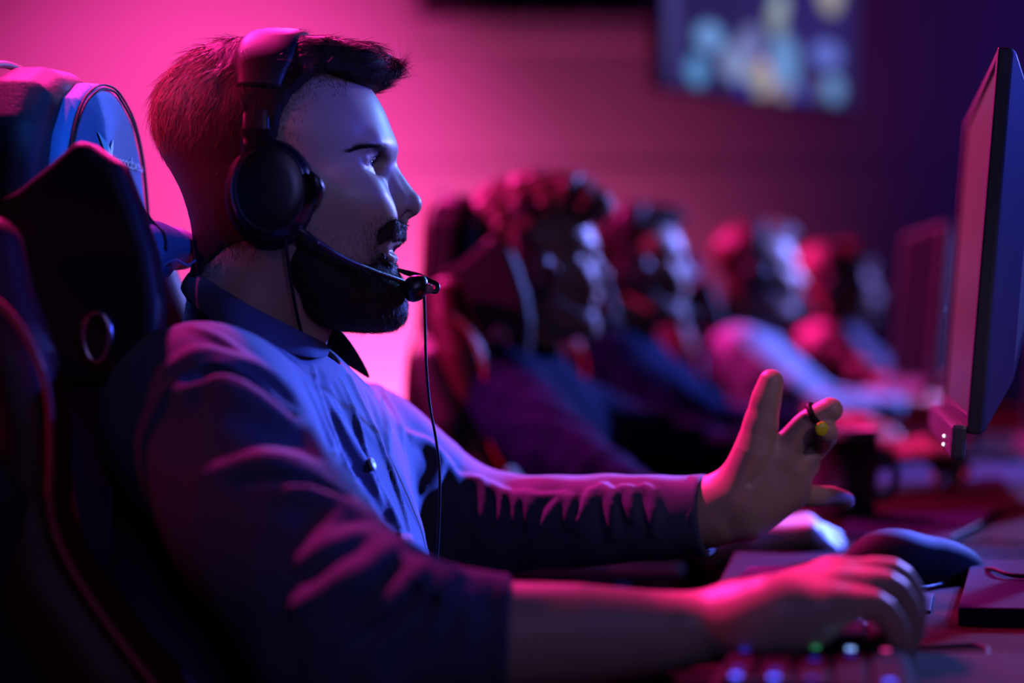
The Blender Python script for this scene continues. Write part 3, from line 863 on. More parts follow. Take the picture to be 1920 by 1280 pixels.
# shell: back board with shoulder wings
sh = [(0,1.246),(.05,1.241),(.095,1.222),(.124,1.185),(.140,1.12),(.150,1.05),(.175,1.01),(.215,.985),(.24,.93),(.235,.84),(.205,.74),(.215,.60),(.24,.48),(.0,.46)]
back_ops = [('u', extrude(outline(sh), CO-CN*.055, CU, CW, CN, .034, .026), .01),
    ('u', chain([cw(-.225,.96,-.045), cw(-.238,.88,-.01), cw(-.215,.78,.005), cw(-.215,.62,.02), cw(-.235,.50,.03)], [.030,.040,.042,.046,.05]), .03),
    ('u', chain([cw(.225,.96,-.045), cw(.238,.88,-.01), cw(.215,.78,.005), cw(.215,.62,.02), cw(.235,.50,.03)], [.030,.040,.042,.046,.05]), .03),
    ('s', ell(cw(-.148,.985,-.05), (.1,.022,.042)), .006), ('s', ell(cw(.148,.985,-.05), (.1,.022,.042)), .006)]
backrest = sdf_obj('backrest', back_ops, (-.62,1.02,.40), (-.2,1.78,1.30), .006, M['leather'], chair)
# blue front panel of the head rest and of the back
hp_ = [(0,1.236),(.04,1.231),(.082,1.212),(.112,1.176),(.130,1.12),(.139,1.05),(.139,1.02)]
hp_ = [(u*.91, w) for u, w in hp_]
pan = extrude(outline(hp_), CO-CN*.018+CU*.012, CU, CW, CN, .012, .010)
panel = sdf_obj('headrest_panel', [('u', pan, .01)], (-.45,1.2,.98), (-.3,1.6,1.27), .0035, M['leather_blue'], chair)
tag(panel, 'blue padded front face of the headrest')
mid = extrude([(-.15,1.0),(.15,1.0),(.165,.90),(.145,.75),(.15,.50),(-.15,.50),(-.145,.75),(-.165,.90)], CO-CN*.016, CU, CW, CN, .016, .014)
sdf_obj('back_panel', [('u', mid, .01)], (-.5,1.2,.46), (-.28,1.6,1.03), .006, M['leather_blue'], chair)
# side bolster of the head rest (dark wing standing forward on the near side) and its twin
def wing(s):
    # profile in (n,w): seen edge on from the side
    q = [(-.05,1.112),(-.022,1.122),(.004,1.142),(.026,1.161),(.036,1.160),(.062,1.142),(.074,1.112),(.088,1.07),(.094,1.03),(.090,.97),(-.05,.95)]
    o = CO+CU*(s*.150)
    f = extrude(q, o, CN, CW, CU, .020, .012)
    return sdf_obj('side_bolster', [('u', f, .01)], o+V(-.1,-.06,.90), o+V(.1,.06,1.21), .0045, M['leather'], chair)
wing(-1)
# stitched seam and piping
def face_pt(px, py, off=.0):
    dv = P(px, py, 1.)-V(0,0,CAMZ); o = V(0,0,CAMZ)
    t = ((CO+CN*(-.006+off)-o)@CN)/(dv@CN); return o+dv*t
for off_ in (.003, .007):
    pts = [cw(.012-(u-off_), w-off_*.8, -.0045) for u, w in hp_[::-1]]+[cw(.012+(u-off_), w-off_*.8, -.0045) for u, w in hp_[1:]]
    tube_obj('seam', pts, .0011, M['leather'], panel, 6, 80)
rim_pts = [cw(-u-.002, w+.002, -.085) for u, w in sh[::-1][1:]]+[cw(u+.002, w+.002, -.085) for u, w in sh[1:-1]]
tube_obj('piping', rim_pts, .0035, M['piping'], backrest, 8, 120)
ed = [P(-30,545,1.13), P(20,590,1.13), P(62,655,1.13), P(90,740,1.13), P(95,850,1.13), P(93,950,1.13), P(115,1030,1.13), P(180,1140,1.13), P(300,1300,1.13)]
# near side wing cushion that wraps forward
wing_ops = [('u', chain([P(-25,470,1.19), P(-15,560,1.18), P(20,690,1.17), P(45,800,1.17), P(42,950,1.17), P(70,1080,1.17), P(190,1260,1.17), P(330,1420,1.18)], [.028,.032,.036,.036,.038,.042,.046,.05]), .03)]
def mirror_u(f):
    def g(p):
        u = (p-CO)@CU; return f(p-np.outer(2*np.maximum(u, 0), CU))
    return g
for s in (-1, 1):
    fw = wing_ops[0][1]
    w_ops = [('u', fw if s < 0 else (lambda p: fw(p-np.outer(2*((p-CO)@CU), CU))), .01)]
    sdf_obj('wing_cushion', w_ops, *(((-.50,1.05,.55), (-.10,1.40,1.06)) if s < 0 else ((-.50,1.40,.55), (-.10,1.80,1.06))), .006, M['leather_red'], chair)
tube_obj('wing_piping', ed, .0030, M['piping'], chair, 8, 80)
# harness slot rings
for s in (-1, 1):
    c = P(182,632,1.215) if s < 0 else cw(.15,1.0,-.01)
    if s > 0: c = c
    a = np.linspace(0, 2*pi, 41)
    pts = [c+CN*(.0105*cos(t))*1.0+CW*(.0195*sin(t)) for t in a] if s < 0 else [c+CU*(.02*cos(t))+CW*(.012*sin(t)) for t in a]
    v, f = tube(pts, .003, 8, cap=False); mesh_np('harness_ring', v, to_faces(f), M['metal'], chair)
# logo
def flat_poly(name, polys, m, par, off=.0012, th=.0008):
    vs = []; fs = []
    for poly in polys:
        n = len(poly); b = len(vs)
        for k in (0, 1):
            vs += [face_pt(x, y, off+th*k) for x, y in poly]
        fs.append([b+n+i for i in range(n)]); fs.append([b+i for i in range(n)][::-1])
        for i in range(n): j = (i+1) % n; fs.append([b+i, b+j, b+n+j, b+n+i])
    return mesh_np(name, vs, fs, m, par, smooth=False)
flat_poly('emblem', [[(183,246),(196,262),(206,277),(209,286),(207,302),(200,292),(191,268)], [(208,274),(213,262),(212.5,280),(210,297),(208,303)]], M['thread'], panel)
cu = bpy.data.curves.new('lettering', 'FONT'); cu.body = 'Lexdooosem'; cu.size = 1; cu.extrude = .012; cu.space_character = .92
tmp = bpy.data.objects.new('tmp', cu); COL.objects.link(tmp)
dg = bpy.context.evaluated_depsgraph_get(); me = bpy.data.meshes.new_from_object(tmp.evaluated_get(dg))
bpy.data.objects.remove(tmp); co = np.array([v.co[:] for v in me.vertices]); fs = [list(p.vertices) for p in me.polygons]; bpy.data.meshes.remove(me)
co[:,0] = (co[:,0]-co[:,0].min())/np.ptp(co[:,0]); zz = co[:,2]*.02
A = (268, 323); Bp = (210, 307)      # mirrored lettering: reads from the far side back to the emblem
vs = []
for (x, y, _), z in zip(co, zz):
    px = A[0]+(Bp[0]-A[0])*x; py = A[1]+(Bp[1]-A[1])*x-y*(28+4*(1-x)); vs.append(face_pt(px, py, .0012+max(z, 0)*2))
mesh_np('lettering', vs, fs, M['thread'], panel, smooth=False)
# neck pillow with its strap
pil_ops = [('u', ell(P(288,474,1.345), (.018,.060,.028), rotz(.1)), .02), ('u', ell(P(325,466,1.42), (.024,.090,.0195), rotz(.05)), .012),
           ('s', chain([P(300,420,1.30), P(306,470,1.30), P(300,520,1.30)], [.002,.004,.002]), .006),
           ('s', chain([P(338,430,1.34), P(343,470,1.33), P(338,510,1.34)], [.002,.003,.002]), .006)]
pil = sdf_obj('neck_pillow', pil_ops, (-.42,1.22,.98), (-.24,1.56,1.15), .003, M['leather_blue'], chair)
tube_obj('pillow_strap', [P(255,375,1.31), P(272,405,1.315), P(292,428,1.315), P(304,442,1.315), P(306,470,1.31)], .0035, M['leather'], pil, 8, 30)
flat = tube_obj('pillow_piping', [P(298,505,1.30), P(315,492,1.31), P(332,488,1.325), P(352,497,1.335), P(366,488,1.35)], .0011, M['leather_blue'], pil, 6, 30)
# seat, arm rests, column and star base
seat_ops = [('u', rbox(cw(0,.44,.24), (.26,.26,.05), .04, np.stack([CN, CU, CW], 1)), .02),
            ('u', sym(chain([cw(-.23,.46,.05), cw(-.24,.47,.42)], [.055,.05])), .03)]
sdf_obj('seat', seat_ops, (-.44,1.05,.33), (.22,1.75,.56), .009, M['leather'], chair)
for s in (-1, 1):
    ar = box_obj('armrest', cw(s*.29,.665,.22), (.12,.035,.012), M['plastic'], chair, np.stack([CN, CU, CW], 1), .008)
    box_obj('armrest_post', cw(s*.29,.56,.20), (.03,.015,.10), M['plastic'], ar, np.stack([CN, CU, CW], 1), .004)
lathe_obj('gas_lift', [(0,.09),(.028,.09),(.028,.25),(.02,.25),(.02,.40),(0,.40)], cw(0,0,.24), M['metal'], chair, 20)
for k in range(5):
    a = k*2*pi/5+.3; d_ = V(cos(a), sin(a), 0); c0 = cw(0,0,.24)
    leg = tube_obj('base_leg', [c0+V(0,0,.10)+d_*.02, c0+V(0,0,.085)+d_*.18, c0+V(0,0,.065)+d_*.31], [.024,.02,.016], M['plastic'], chair, 10)
    R = np.stack([np.cross(d_, CW), d_, CW], 1)@roty(pi/2)
    lathe_obj('caster', [(0,-.02),(.024,-.02),(.028,-.012),(.028,.012),(.024,.02),(0,.02)], c0+d_*.31+V(0,0,.028), M['plastic'], leg, 18, R)
# ------------------------------------------------------------------ bench, screens and small things
DZ = .76
DA = math.atan2(.22, 1); DD = V(sin(DA), cos(DA), 0); DN = V(cos(DA), -sin(DA), 0)
DR = np.stack([DN, DD, V(0,0,1)], 1)
E0 = V(.105, 1.08, 0)
def dk(n, s, z=0.): return E0+DN*n+DD*s+V(0,0,DZ+z)
def desk_at(px, py, z=0.):
    """the spot of the desk top (or a plane z above it) seen at (px,py)"""
    h = CAMZ-DZ-z; d = F*h/(py-640); return P(px, py, d)
desk = empty('desk', tuple(dk(.4, 2.0, -DZ)), -DA); tag(desk, 'long red-brown computer bench carrying the screens, keyboards and mouse', 'desk')
box_obj('desktop', dk(.42, 2.1, -.016), (.42, 2.9, .016), M['desk'], desk, DR, .004)
for s in (-.7, .6, 1.9, 3.2, 4.85):
    for n in (.06, .78): box_obj('desk_leg', dk(n, s, -.016)-V(0,0,.372), (.025,.025,.372), M['plastic'], desk, DR, .003)
box_obj('cable_tray', dk(.76, 2.1, -.12), (.03, 2.7, .05), M['plastic'], desk, DR, .004)

def monitor(p_near_b, p_far_b, H=.345, tilt=5., label='', screen_mat=None, name='computer_monitor', base_z=DZ, group=None):
    a = np.asarray(p_near_b, float); b = np.asarray(p_far_b, float)
    W = (b-a); W[2] = 0; L = np.linalg.norm(W); W /= L
    Nn = V(-W[1], W[0], 0)                  # towards the player
    t = radians(tilt); Up = V(0,0,1)*cos(t)-Nn*sin(t); No = Nn*cos(t)+V(0,0,1)*sin(t)
    c = (a+b)/2; root = empty(name, (c[0], c[1], base_z)); tag(root, label, 'monitor', group)
    R = np.stack([W, No, Up], 1); mid = c+Up*H/2
    # casing: bezel front, tapering rear shell
    hw, hh = L/2, H/2
    def ring(n, sx, sz, zc=0): return [mid+W*(sx*hw*i)+Up*(zc+sz*hh*j)+No*n for i, j in ((-1,-1),(1,-1),(1,1),(-1,1))]
    rs = [ring(0,1,1), ring(-.012,1.0,1.0), ring(-.016,.985,.98), ring(-.040,.80,.72), ring(-.055,.5,.45), ring(-.058,.3,.25)]
    v = [q for r_ in rs for q in r_]; f = []
    for k in range(len(rs)-1):
        for i in range(4): j = (i+1) % 4; f.append([k*4+i, k*4+j, (k+1)*4+j, (k+1)*4+i])
    m = 4*(len(rs)-1); f.append([m, m+1, m+2, m+3][::-1])
    iv = ring(0, 1-.018/L*2, 1-.014/H*2, .004)+ring(-.004, 1-.018/L*2, 1-.014/H*2, .004); b0 = len(v); v += iv
    for i in range(4): j = (i+1) % 4; f.append([i, j, b0+j, b0+i][::-1]); f.append([b0+i, b0+j, b0+4+j, b0+4+i][::-1])
    cas = mesh_np('casing', v, f, M['casing'], root, smooth=False)
    md = cas.modifiers.new('b', 'BEVEL'); md.width = .002; md.segments = 2; md.limit_method = 'ANGLE'
    q = ring(-.0035, 1-.018/L*2, 1-.014/H*2, .004)
    mesh_np('screen', q+[x-No*.0008 for x in q], [[0,1,2,3],[7,6,5,4],[0,4,5,1],[1,5,6,2],[2,6,7,3],[3,7,4,0]], screen_mat, root, smooth=False)
    ch = box_obj('chin', mid-Up*(hh+.008)+No*.006, (hw,.007,.016), M['grey'], root, R, .004)
    # stand
    nk = mid-No*.06; ft = V(nk[0], nk[1], base_z)-Nn*.03
    tube_obj('stand_neck', [nk, nk-No*.05-Up*.05, V(ft[0], ft[1], base_z+.10)-Nn*.03, V(ft[0], ft[1], base_z+.012)-Nn*.02], [.016,.017,.018,.02], M['plastic'], root, 12, 20)
    box_obj('stand_foot', ft+V(0,0,.006), (.12,.09,.006), M['plastic'], root, np.stack([W, Nn, V(0,0,1)], 1), .004)
    return root, W, No, Up, mid, L
scr = mat('dark_screen_glass', (.04,.015,.025), .35, spec=.2, emit=(.32,.06,.15), estr=.16)
scr_off = mat('unlit_screen_glass', (.006,.005,.01), .7, spec=.04)
m1 = monitor(P(1812,838,1.37), P(1765,750,1.84), .345, 4.5, 'large black monitor at the right edge, its screen seen at a slant', scr)
_, W_, No_, Up_, mid_, L_ = m1
# tiny status lights on the chin
led = mat('white_led', (.9,.9,1), .4, emit=(.8,.85,1), estr=2.2)
for k, py in enumerate((797, 812)):
    c = mid_-W_*(L_/2-.105)-Up_*(.176+.006+.008*k)+No_*.0135
    sdf_obj('status_light', [('u', ell(c, (.0016,.0016,.0016)), .001)], c-.004, c+.004, .0005, led, m1[0])
m2 = monitor(V(.80,2.22,.83), V(.91,2.74,.83), .33, 5., 'black monitor hidden behind the large one, second along the bench', scr_off)
m3 = monitor(P(1742,735,3.02), P(1668,705,3.42), .325, 5., 'black monitor with blue-lit back beyond the large one', scr_off)

def keyboard(n, s, length, depth, rows, cols, label, lights=(), big=True):
    c = dk(n, s, 0); root = empty('keyboard', tuple(c), -DA); tag(root, label, 'keyboard')
    box_obj('case', dk(n, s, .009), (depth/2, length/2, .009), M['matte_black'], root, DR, .004)
    kp = depth*.92/rows; kl = length*.97/cols
    for i in range(rows):
        for j in range(cols):
            k = dk(n-depth*.46+kp*(i+.5), s-length*.485+kl*(j+.5), .021)
            lit = lights.get((i, j)) if lights else None
            v = []; 
            for (sx, z) in ((.47,-.004),(.45,.002),(.38,.0045)):
                v += [k+DN*(a*kp*sx)+DD*(b*kl*sx)+V(0,0,z) for a, b in ((-1,-1),(1,-1),(1,1),(-1,1))]
            f = [[0,1,5,4],[1,2,6,5],[2,3,7,6],[3,0,4,7],[4,5,9,8],[5,6,10,9],[6,7,11,10],[7,4,8,11],[8,9,10,11]]
            ky = mesh_np('key', v, f, M['matte_black'], root, smooth=False)
            if lit: box_obj('key_light', k+V(0,0,.0052), (.0028,.0034,.0005), lit, ky, DR, 0)
    return root
kb_blue = mat('blue_backlit_key', (.05,.06,.2), .4, emit=(.03,.08,1), estr=3.0)
kb_dim = mat('dim_blue_backlit_key', (.03,.03,.1), .4, emit=(.02,.03,.8), estr=.5)
kb_green = mat('green_backlit_key', (.05,.2,.1), .4, emit=(.1,.9,.4), estr=.25)
kb_ice = mat('pale_backlit_key', (.2,.3,.6), .4, emit=(.25,.45,1), estr=1.6)
kb_pink = mat('pink_backlit_key', (.4,.05,.2), .4, emit=(1,.05,.35), estr=.8)
k1c = desk_at(1530, 1250, .01)
rel = k1c-E0; n1 = rel@DN; s1 = rel@DD
LT = {(0,0): kb_blue, (1,0): kb_blue, (1,1): kb_dim, (2,0): kb_dim, (4,0): kb_blue, (0,1): kb_dim, (2,5): kb_green, (3,5): kb_ice, (3,4): kb_dim, (0,4): kb_dim, (4,5): kb_pink, (2,3): kb_dim}
keyboard(n1+.0, s1+.02, .30, .13, 5, 14, 'black keyboard with blue backlit keys under the nearest hand', LT)
# mouse of the player (large and dark)
def mouse(c, ang, label, sc=1.):
    c = np.asarray(c, float); R = rotz(ang); root = empty('computer_mouse', tuple(c), ang); tag(root, label, 'mouse')
    ops = [('u', ell(c+V(0,0,.010), (.062*sc,.033*sc,.030*sc), R), .01), ('u', ell(c+R@V(-.018*sc,0,.012), (.040*sc,.034*sc,.034*sc), R), .01), ('s', lambda p: p[:,2]-c[2]-.0008, .002)]
    ops = [('u', ell(c+V(0,0,.008), (.062*sc,.033*sc,.030*sc), R), .01), ('u', ell(c+R@V(-.018*sc,0,.010), (.040*sc,.034*sc,.034*sc), R), .01), ('i', lambda p: c[2]+.0006-p[:,2], .002),
           ('s', cone(c+R@V(.010,0,.0395), c+R@V(.062,0,.022), .0012, .0012), .001)]
    b = sdf_obj('mouse_body', ops, c-V(.09,.09,.005), c+V(.09,.09,.06), .0022, M['matte_black'], root)
    v, f = sweep([c+R@V(.024,-.0045,.036), c+R@V(.024,.0045,.036)], [V(1,0,0)]*2, [V(0,0,1)]*2, .008, .0045, 18, 1.); mesh_np('scroll_wheel', v, f, M['rubber'], root)
    return root
mc = desk_at(1712, 1085, 0)
mouse(mc+V(0,.0,0), .12, 'large black mouse with its cable, on the bench beyond the nearest hand', 1.2)
# mouse mats and cards
def slab(name, quad, th, m, label, cat, z0=0., parts=None):
    q = [desk_at(x, y, z0+th) for x, y in quad]
    c = np.mean(q, 0); root_v = q+[V(p[0], p[1], DZ+z0) for p in q]
    o = mesh_np(name, root_v, [[0,1,2,3],[7,6,5,4],[0,4,5,1],[1,5,6,2],[2,6,7,3],[3,7,4,0]], m, None, smooth=False)
    md = o.modifiers.new('b', 'BEVEL'); md.width = min(.0015, th*.3); md.segments = 2
    return tag(o, label, cat)
slab('notebook', [(1372,1093),(1520,1093),(1545,1060),(1403,1060)], .012, M['paper'], 'small flat notebook lying between the nearest hand and the middle hand', 'notebook')
slab('box', [(1796,1138),(2100,1142),(2120,1050),(1822,1048)], 0.016, M['card'], 'flat pink-lit box at the right edge of the bench', 'box')
slab('mouse_mat', [(1560,1000),(1790,1012),(1880,955),(1600,962)], .004, M['pad'], 'violet mouse mat behind the large black mouse', 'mouse mat')
slab('desk_mat', [(1590,905),(2050,905),(2000,868),(1640,868)], .004, M['pad'], 'violet desk mat behind the mug', 'desk mat')
ph = slab('phone', [(1700,1300),(1990,1300),(1960,1222),(1712,1222)], .009, M['matte_black'], 'dark phone lying flat by the lower right corner', 'phone')
slab('coaster', [(1690,1144),(1745,1144),(1750,1112),(1698,1112)], 0.003, M['matte_black'], 'small dark coaster on the bench below the large mouse', 'coaster')
def cable(pts, label, r=.0022, z=.003, m='rubber'):
    q = [desk_at(x, y, z) if len(p_) == 2 else desk_at(x, y, p_[2]) for p_ in pts for x, y in [p_[:2]]]
    o = tube_obj('cable', q, r, M[m], None, 8, 50); return tag(o, label, 'cable')
cable([(1826,1068,.008),(1850,1060),(1880,1045),(1905,1030),(1960,1030)], 'black cable leaving the large mouse towards the right')
cable([(1700,1104),(1740,1101),(1790,1088),(1830,1072),(1860,1066,.02),(1900,1078,.02),(1990,1082,.02)], 'black cable looping past the large mouse onto the flat box')
cable([(1780,1010),(1830,985),(1860,962),(1900,948),(1990,935)], 'black cable curving over the violet mouse mat', .0025, .006)
cable([(1700,1215),(1760,1212),(1830,1210),(1852,1222),(1830,1238),(1760,1240),(1700,1238)], 'looped black cable above the phone', .0022)
cable([(1800,1018),(1850,1012),(1900,1016),(1990,1014)], 'thin black cable in front of the monitor foot', .0016)
p_ = desk_at(1300, 1268, .004)
slab('pen_case', [(1265,1275),(1390,1275),(1385,1255),(1275,1255)], .012, M['matte_black'], 'slim black case beneath the nearest forearm', 'case')
# mug
mg = desk_at(1580, 968, 0.); rt = empty('mug', tuple(mg)); tag(rt, 'dark mug with a pale rim behind the raised hand', 'mug')
mh = .122; lathe_obj('mug_body', [(0,.0),(.040,0),(.0435,.004),(.0465,.05),(.0480,mh-.012),(.0484,mh-.012),(.0450,mh-.004),(.0440,mh-.012),(.042,.01),(0,.008)], mg, M['ceramic'], rt, 40)
lathe_obj('mug_rim', [(.0482,mh-.014),(.0492,mh-.010),(.0490,mh-.002),(.0470,mh),(.0450,mh-.003),(.0446,mh-.014)], mg, M['rim'], rt, 40)
tube_obj('mug_handle', [mg+V(.044,-.01,.080), mg+V(.062,-.014,.076), mg+V(.070,-.016,.055), mg+V(.062,-.014,.032), mg+V(.044,-.01,.026)], .0055, M['ceramic'], rt, 12, 24)
# ------------------------------------------------------------------ the other players along the row
A0 = V(hx(470), 1.4, .45)
hvL, hfL = surface(HEAD, (-.36, 1.27, .93), (-.07, 1.53, 1.30), .0032)
def curls(p):
    return .006*np.sin(p[:,0]*150+2*np.sin(p[:,2]*90))*np.sin(p[:,2]*170+p[:,1]*60)*np.sin(p[:,1]*150+1)
torso_ops = shirt_base[:5]
def arms(en, wn, ef, wf, skin=False, cut=.8):
    """sleeves or bare arms from the shoulders"""
    sn, sf_ = SHN, SHF
    k = 0.0 if not skin else -.012
    return [('u', chain([sn, en], [.068+k, .052+k]), .045), ('u', chain([en, en+(wn-en)*cut], [.050+k, .038+k]), .03),
            ('u', chain([sf_, ef], [.064+k, .050+k]), .045), ('u', chain([ef, ef+(wf-ef)*cut], [.049+k, .037+k]), .03)]
def hand_ops(w, d, up, side, curl=.6, spread=.012, ln=1.):
    """w wrist, d forward, up back-of-hand normal, side towards the thumb"""
    d, up, side = [x/np.linalg.norm(x) for x in (d, up, side)]
    o = [('u', cone(w-d*.03, w+d*.01, .027, .025), .01)]
    for i, (o_, L) in enumerate(((.030,.085),(.010,.092),(-.010,.088),(-.029,.072))):
        kn = w+d*(.078*ln)+side*o_*.95+up*.004
        o.append(('u', cone(w+side*o_*.4+d*.01, kn, .019, .0140), .014))
        a = curl*(1+.12*i); p1 = kn+(d*cos(a*.5)-up*sin(a*.5))*L*.48+side*o_*spread*8; p2 = p1+(d*cos(a*1.3)-up*sin(a*1.3))*L*.30; p3 = p2+(d*cos(a*1.9)-up*sin(a*1.9))*L*.2
        o.append(('u', chain([kn, p1, p2, p3], [.0118,.0105,.0095,.0082]), .006))
    t0 = w+side*.018+d*.015; t1 = w+side*.045+d*.045-up*.010; t2 = t1+d*.034+side*.006-up*.004; t3 = t2+d*.026-side*.004-up*.006
    o.append(('u', chain([t0, t1, t2, t3], [.018,.0135,.0115,.0095]), .010))
    return o
def place(root, yaw, T):
    root.location = T; root.rotation_euler = (0, 0, yaw)
def other(label, T, yaw, hair_mat, shirt_mat, en, wn, ef, wf, nh, fh, curly=False, thick=1., chair_shift=(0,0,0), hs_on=True, yawh=0, bare=.8, h=.006, skin='skin'):
    root = empty('person', tuple(A0)); tag(root, label, 'person')
    v1 = (hvL-V(hx(470),1.4,0))@rotz(yawh).T+V(hx(470),1.4,0)
    hn = surface([('u', cone(wn-(wn-en)*.3, wn, .036, .027), .01)]+nh, wn-.16, wn+.18, .0032)
    hf_ = surface([('u', cone(wf-(wf-ef)*.3, wf, .036, .027), .01)]+fh, wf-.16, wf+.18, .0032)
    ub = surface([(o[0], (lambda g: (lambda p: g(p)+.012))(o[1]), o[2]) for o in torso_ops]+arms(en, wn, ef, wf, True), (-.5,.2,.36), (.75,2.1,1.05), .012, newton=False)
    bv_, bf_ = join([(v1, hfL), hn, hf_, ub]); mesh_np('body', bv_, bf_, M[skin], root)
    so = torso_ops+arms(en, wn, ef, wf, cut=bare)+[('s', chain([hp(476,560,0), hp(470,655,0)], [.066,.061]), .01)]
    so.append(('d', lambda p: .0035*np.sin(p[:,0]*70+p[:,2]*40+2*np.sin(p[:,1]*30))*np.sin(p[:,1]*45+p[:,2]*55)))
    sv_, sf2 = surface(so, (-.5,.2,.36), (.75,2.1,1.05), h)
    sh_ = mesh_np('shirt', sv_, sf2, M[shirt_mat], root)
    # collar band
    def ringp(r_, z_): return [V(hx(476)+.066*r_*cos(a), 1.4+.062*r_*sin(a), z_+.022*-cos(a)) for a in np.linspace(0, 2*pi, 33)]
    v, f = tube(ringp(1.02, hz(600)), .008, 8, cap=False); mesh_np('collar', v, to_faces(f), M[shirt_mat], sh_)
    ho = [('u', hair_shell(thick), .004), ('u', squash(chain([Hm(560,112), Hm(620,108), Hm(690,120), Hm(722,132)], [.02,.022,.02,.014]), Hm(650,115), (0,1,0), 1.0), .02)]
    if curly:
        for dy in (-.03, 0, .03): ho.append(('u', chain([Hm(400,150,dy), Hm(520,100,dy), Hm(640,108,dy), Hm(735,140,dy)], [.030,.030,.030,.022]), .03))
        ho.append(('u', ell(Hm(400,260), (.06,.07,.06)), .03)); ho.append(('d', curls))
    hv_, hf3 = surface(ho, (-.38,1.27,1.0), (-.05,1.53,1.33), .0032); hv_ = (hv_-V(hx(470),1.4,0))@rotz(yawh).T+V(hx(470),1.4,0)
    mesh_np('hair', hv_, hf3, M[hair_mat], root)
    place(root, yaw, tuple(A0+np.asarray(T)))
    return root
def headset_copy(T, yaw, label, boomed=True):
    c = copy_tree(hset); c['label'] = label
    Rz = rotz(yaw); off = np.array(hset.location[:])-A0
    c.location = tuple(A0+np.asarray(T)+Rz@off); c.rotation_euler = (0,0,yaw)
    return c
def chair_copy(T, yaw, label):
    c = copy_tree(chair); c['label'] = label
    Rz = rotz(yaw); off = np.array(chair.location[:])-A0; off[2] = 0
    q = A0*V(1,1,0)+np.asarray(T)*V(1,1,0)+Rz@off
    c.location = tuple(q); c.rotation_euler = (0,0,CA+yaw); return c
def loc(w, T, yaw):
    """world point -> the frame in which the figure is modelled"""
    return rotz(yaw).T@(np.asarray(w)-A0-np.asarray(T))+A0
# second player
T2 = V(.247,1.15,-.018); Y2 = radians(-7)
W2 = P(1392,1020,1.80); E2 = V(.12,2.10,.80); W2f = V(.585,2.50,.815); E2f = V(.33,2.70,.80)
L2 = lambda w: loc(w, T2, Y2)
R2_ = lambda v: rotz(Y2).T@v
nh2 = hand_ops(L2(W2), R2_(V(.98,.0,.16)), R2_(V(-.1,-.12,1)), R2_(V(.1,1,.1)), 1.15)
fh2 = hand_ops(L2(W2f), R2_(V(1,-.2,.12)), R2_(V(-.1,.15,1)), R2_(V(.1,-1,.3)), .75)
other('curly-haired player in dark blue jersey beside the bearded man', T2, Y2, 'hair_mid', 'jersey', L2(E2), L2(W2), L2(E2f), L2(W2f), nh2, fh2, curly=True, bare=.62)
headset_copy(T2, Y2, 'black headset on the curly-haired player in the blue jersey')
chair_copy(T2+V(.085,0,0), Y2, 'black gaming chair of the curly-haired player, red-lit on its side')
# the rest share a typing pose
en, wn, ef, wf = V(-.05,1.17,.79), V(.16,1.27,.815), V(-.02,1.62,.79), V(.20,1.50,.815)
nh = hand_ops(wn, V(1,.1,-.05), V(0,-.2,1), V(.1,1,0), .6); fh = hand_ops(wf, V(1,-.1,-.05), V(0,.2,1), V(.1,-1,0), .6)
T3 = V(.470,1.85,.012); Y3 = radians(-8)
other('short-haired player in dark jersey, third along the row', T3, Y3, 'hair_dark', 'jersey', en, wn, ef, wf, nh, fh)
headset_copy(T3, Y3, 'black headset on the third player along the row')
chair_copy(T3+V(.05,0,0), Y3, 'gaming chair of the third player, pink light on its shoulder')
T4 = V(.835,2.55,.030); Y4 = radians(-10)
other('player in pale violet shirt, fourth along the row', T4, Y4, 'hair_mid', 'shirt_lav', en, wn, ef, wf, nh, fh)
headset_copy(T4, Y4, 'black headset on the player in the pale violet shirt')
chair_copy(T4+V(.0,0,0), Y4, 'gaming chair of the player in the pale violet shirt')
T5 = V(1.25,3.6,.045); Y5 = radians(-12)
other('player in rose shirt, fifth along the row', T5, Y5, 'hair_mid', 'shirt_red', en, wn, ef, wf, nh, fh)
headset_copy(T5, Y5, 'black headset on the fifth player, in the rose shirt')
chair_copy(T5, Y5, 'gaming chair of the fifth player, in the rose shirt')

T6 = V(1.50,4.50,.045); Y6 = radians(-12)
other('pale blue-lit player, farthest of the row', T6, Y6, 'hair_mid', 'shirt_lav', en, wn, ef, wf, nh, fh, h=.009)
headset_copy(T6, Y6, 'black headset on the farthest player of the row')
chair_copy(T6, Y6, 'gaming chair of the farthest player of the row')
# ------------------------------------------------------------------ room
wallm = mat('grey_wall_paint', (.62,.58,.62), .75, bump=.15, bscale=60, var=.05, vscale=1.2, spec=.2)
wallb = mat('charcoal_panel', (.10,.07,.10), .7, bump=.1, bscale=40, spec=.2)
def st(name, c, h, m, bev=0.):
    o = box_obj(name, c, h, m, None, None, bev); o['kind'] = 'structure'; return o
YB = 7.0
st('floor', (0.2,2.6,-.05), (3.6,4.6,.05), mat('dark_carpet', (.04,.035,.045), .9, bump=.4, bscale=300))
st('wall_back', (0.2,YB+.05,1.4), (3.6,.05,1.4), wallm)
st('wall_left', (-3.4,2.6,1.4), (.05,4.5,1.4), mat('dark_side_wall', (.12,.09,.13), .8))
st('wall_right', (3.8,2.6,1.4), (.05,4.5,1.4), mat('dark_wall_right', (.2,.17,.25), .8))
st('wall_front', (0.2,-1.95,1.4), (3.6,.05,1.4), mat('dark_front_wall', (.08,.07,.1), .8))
st('ceiling', (0.2,2.6,2.85), (3.6,4.6,.05), mat('dark_ceiling', (.08,.07,.09), .8))
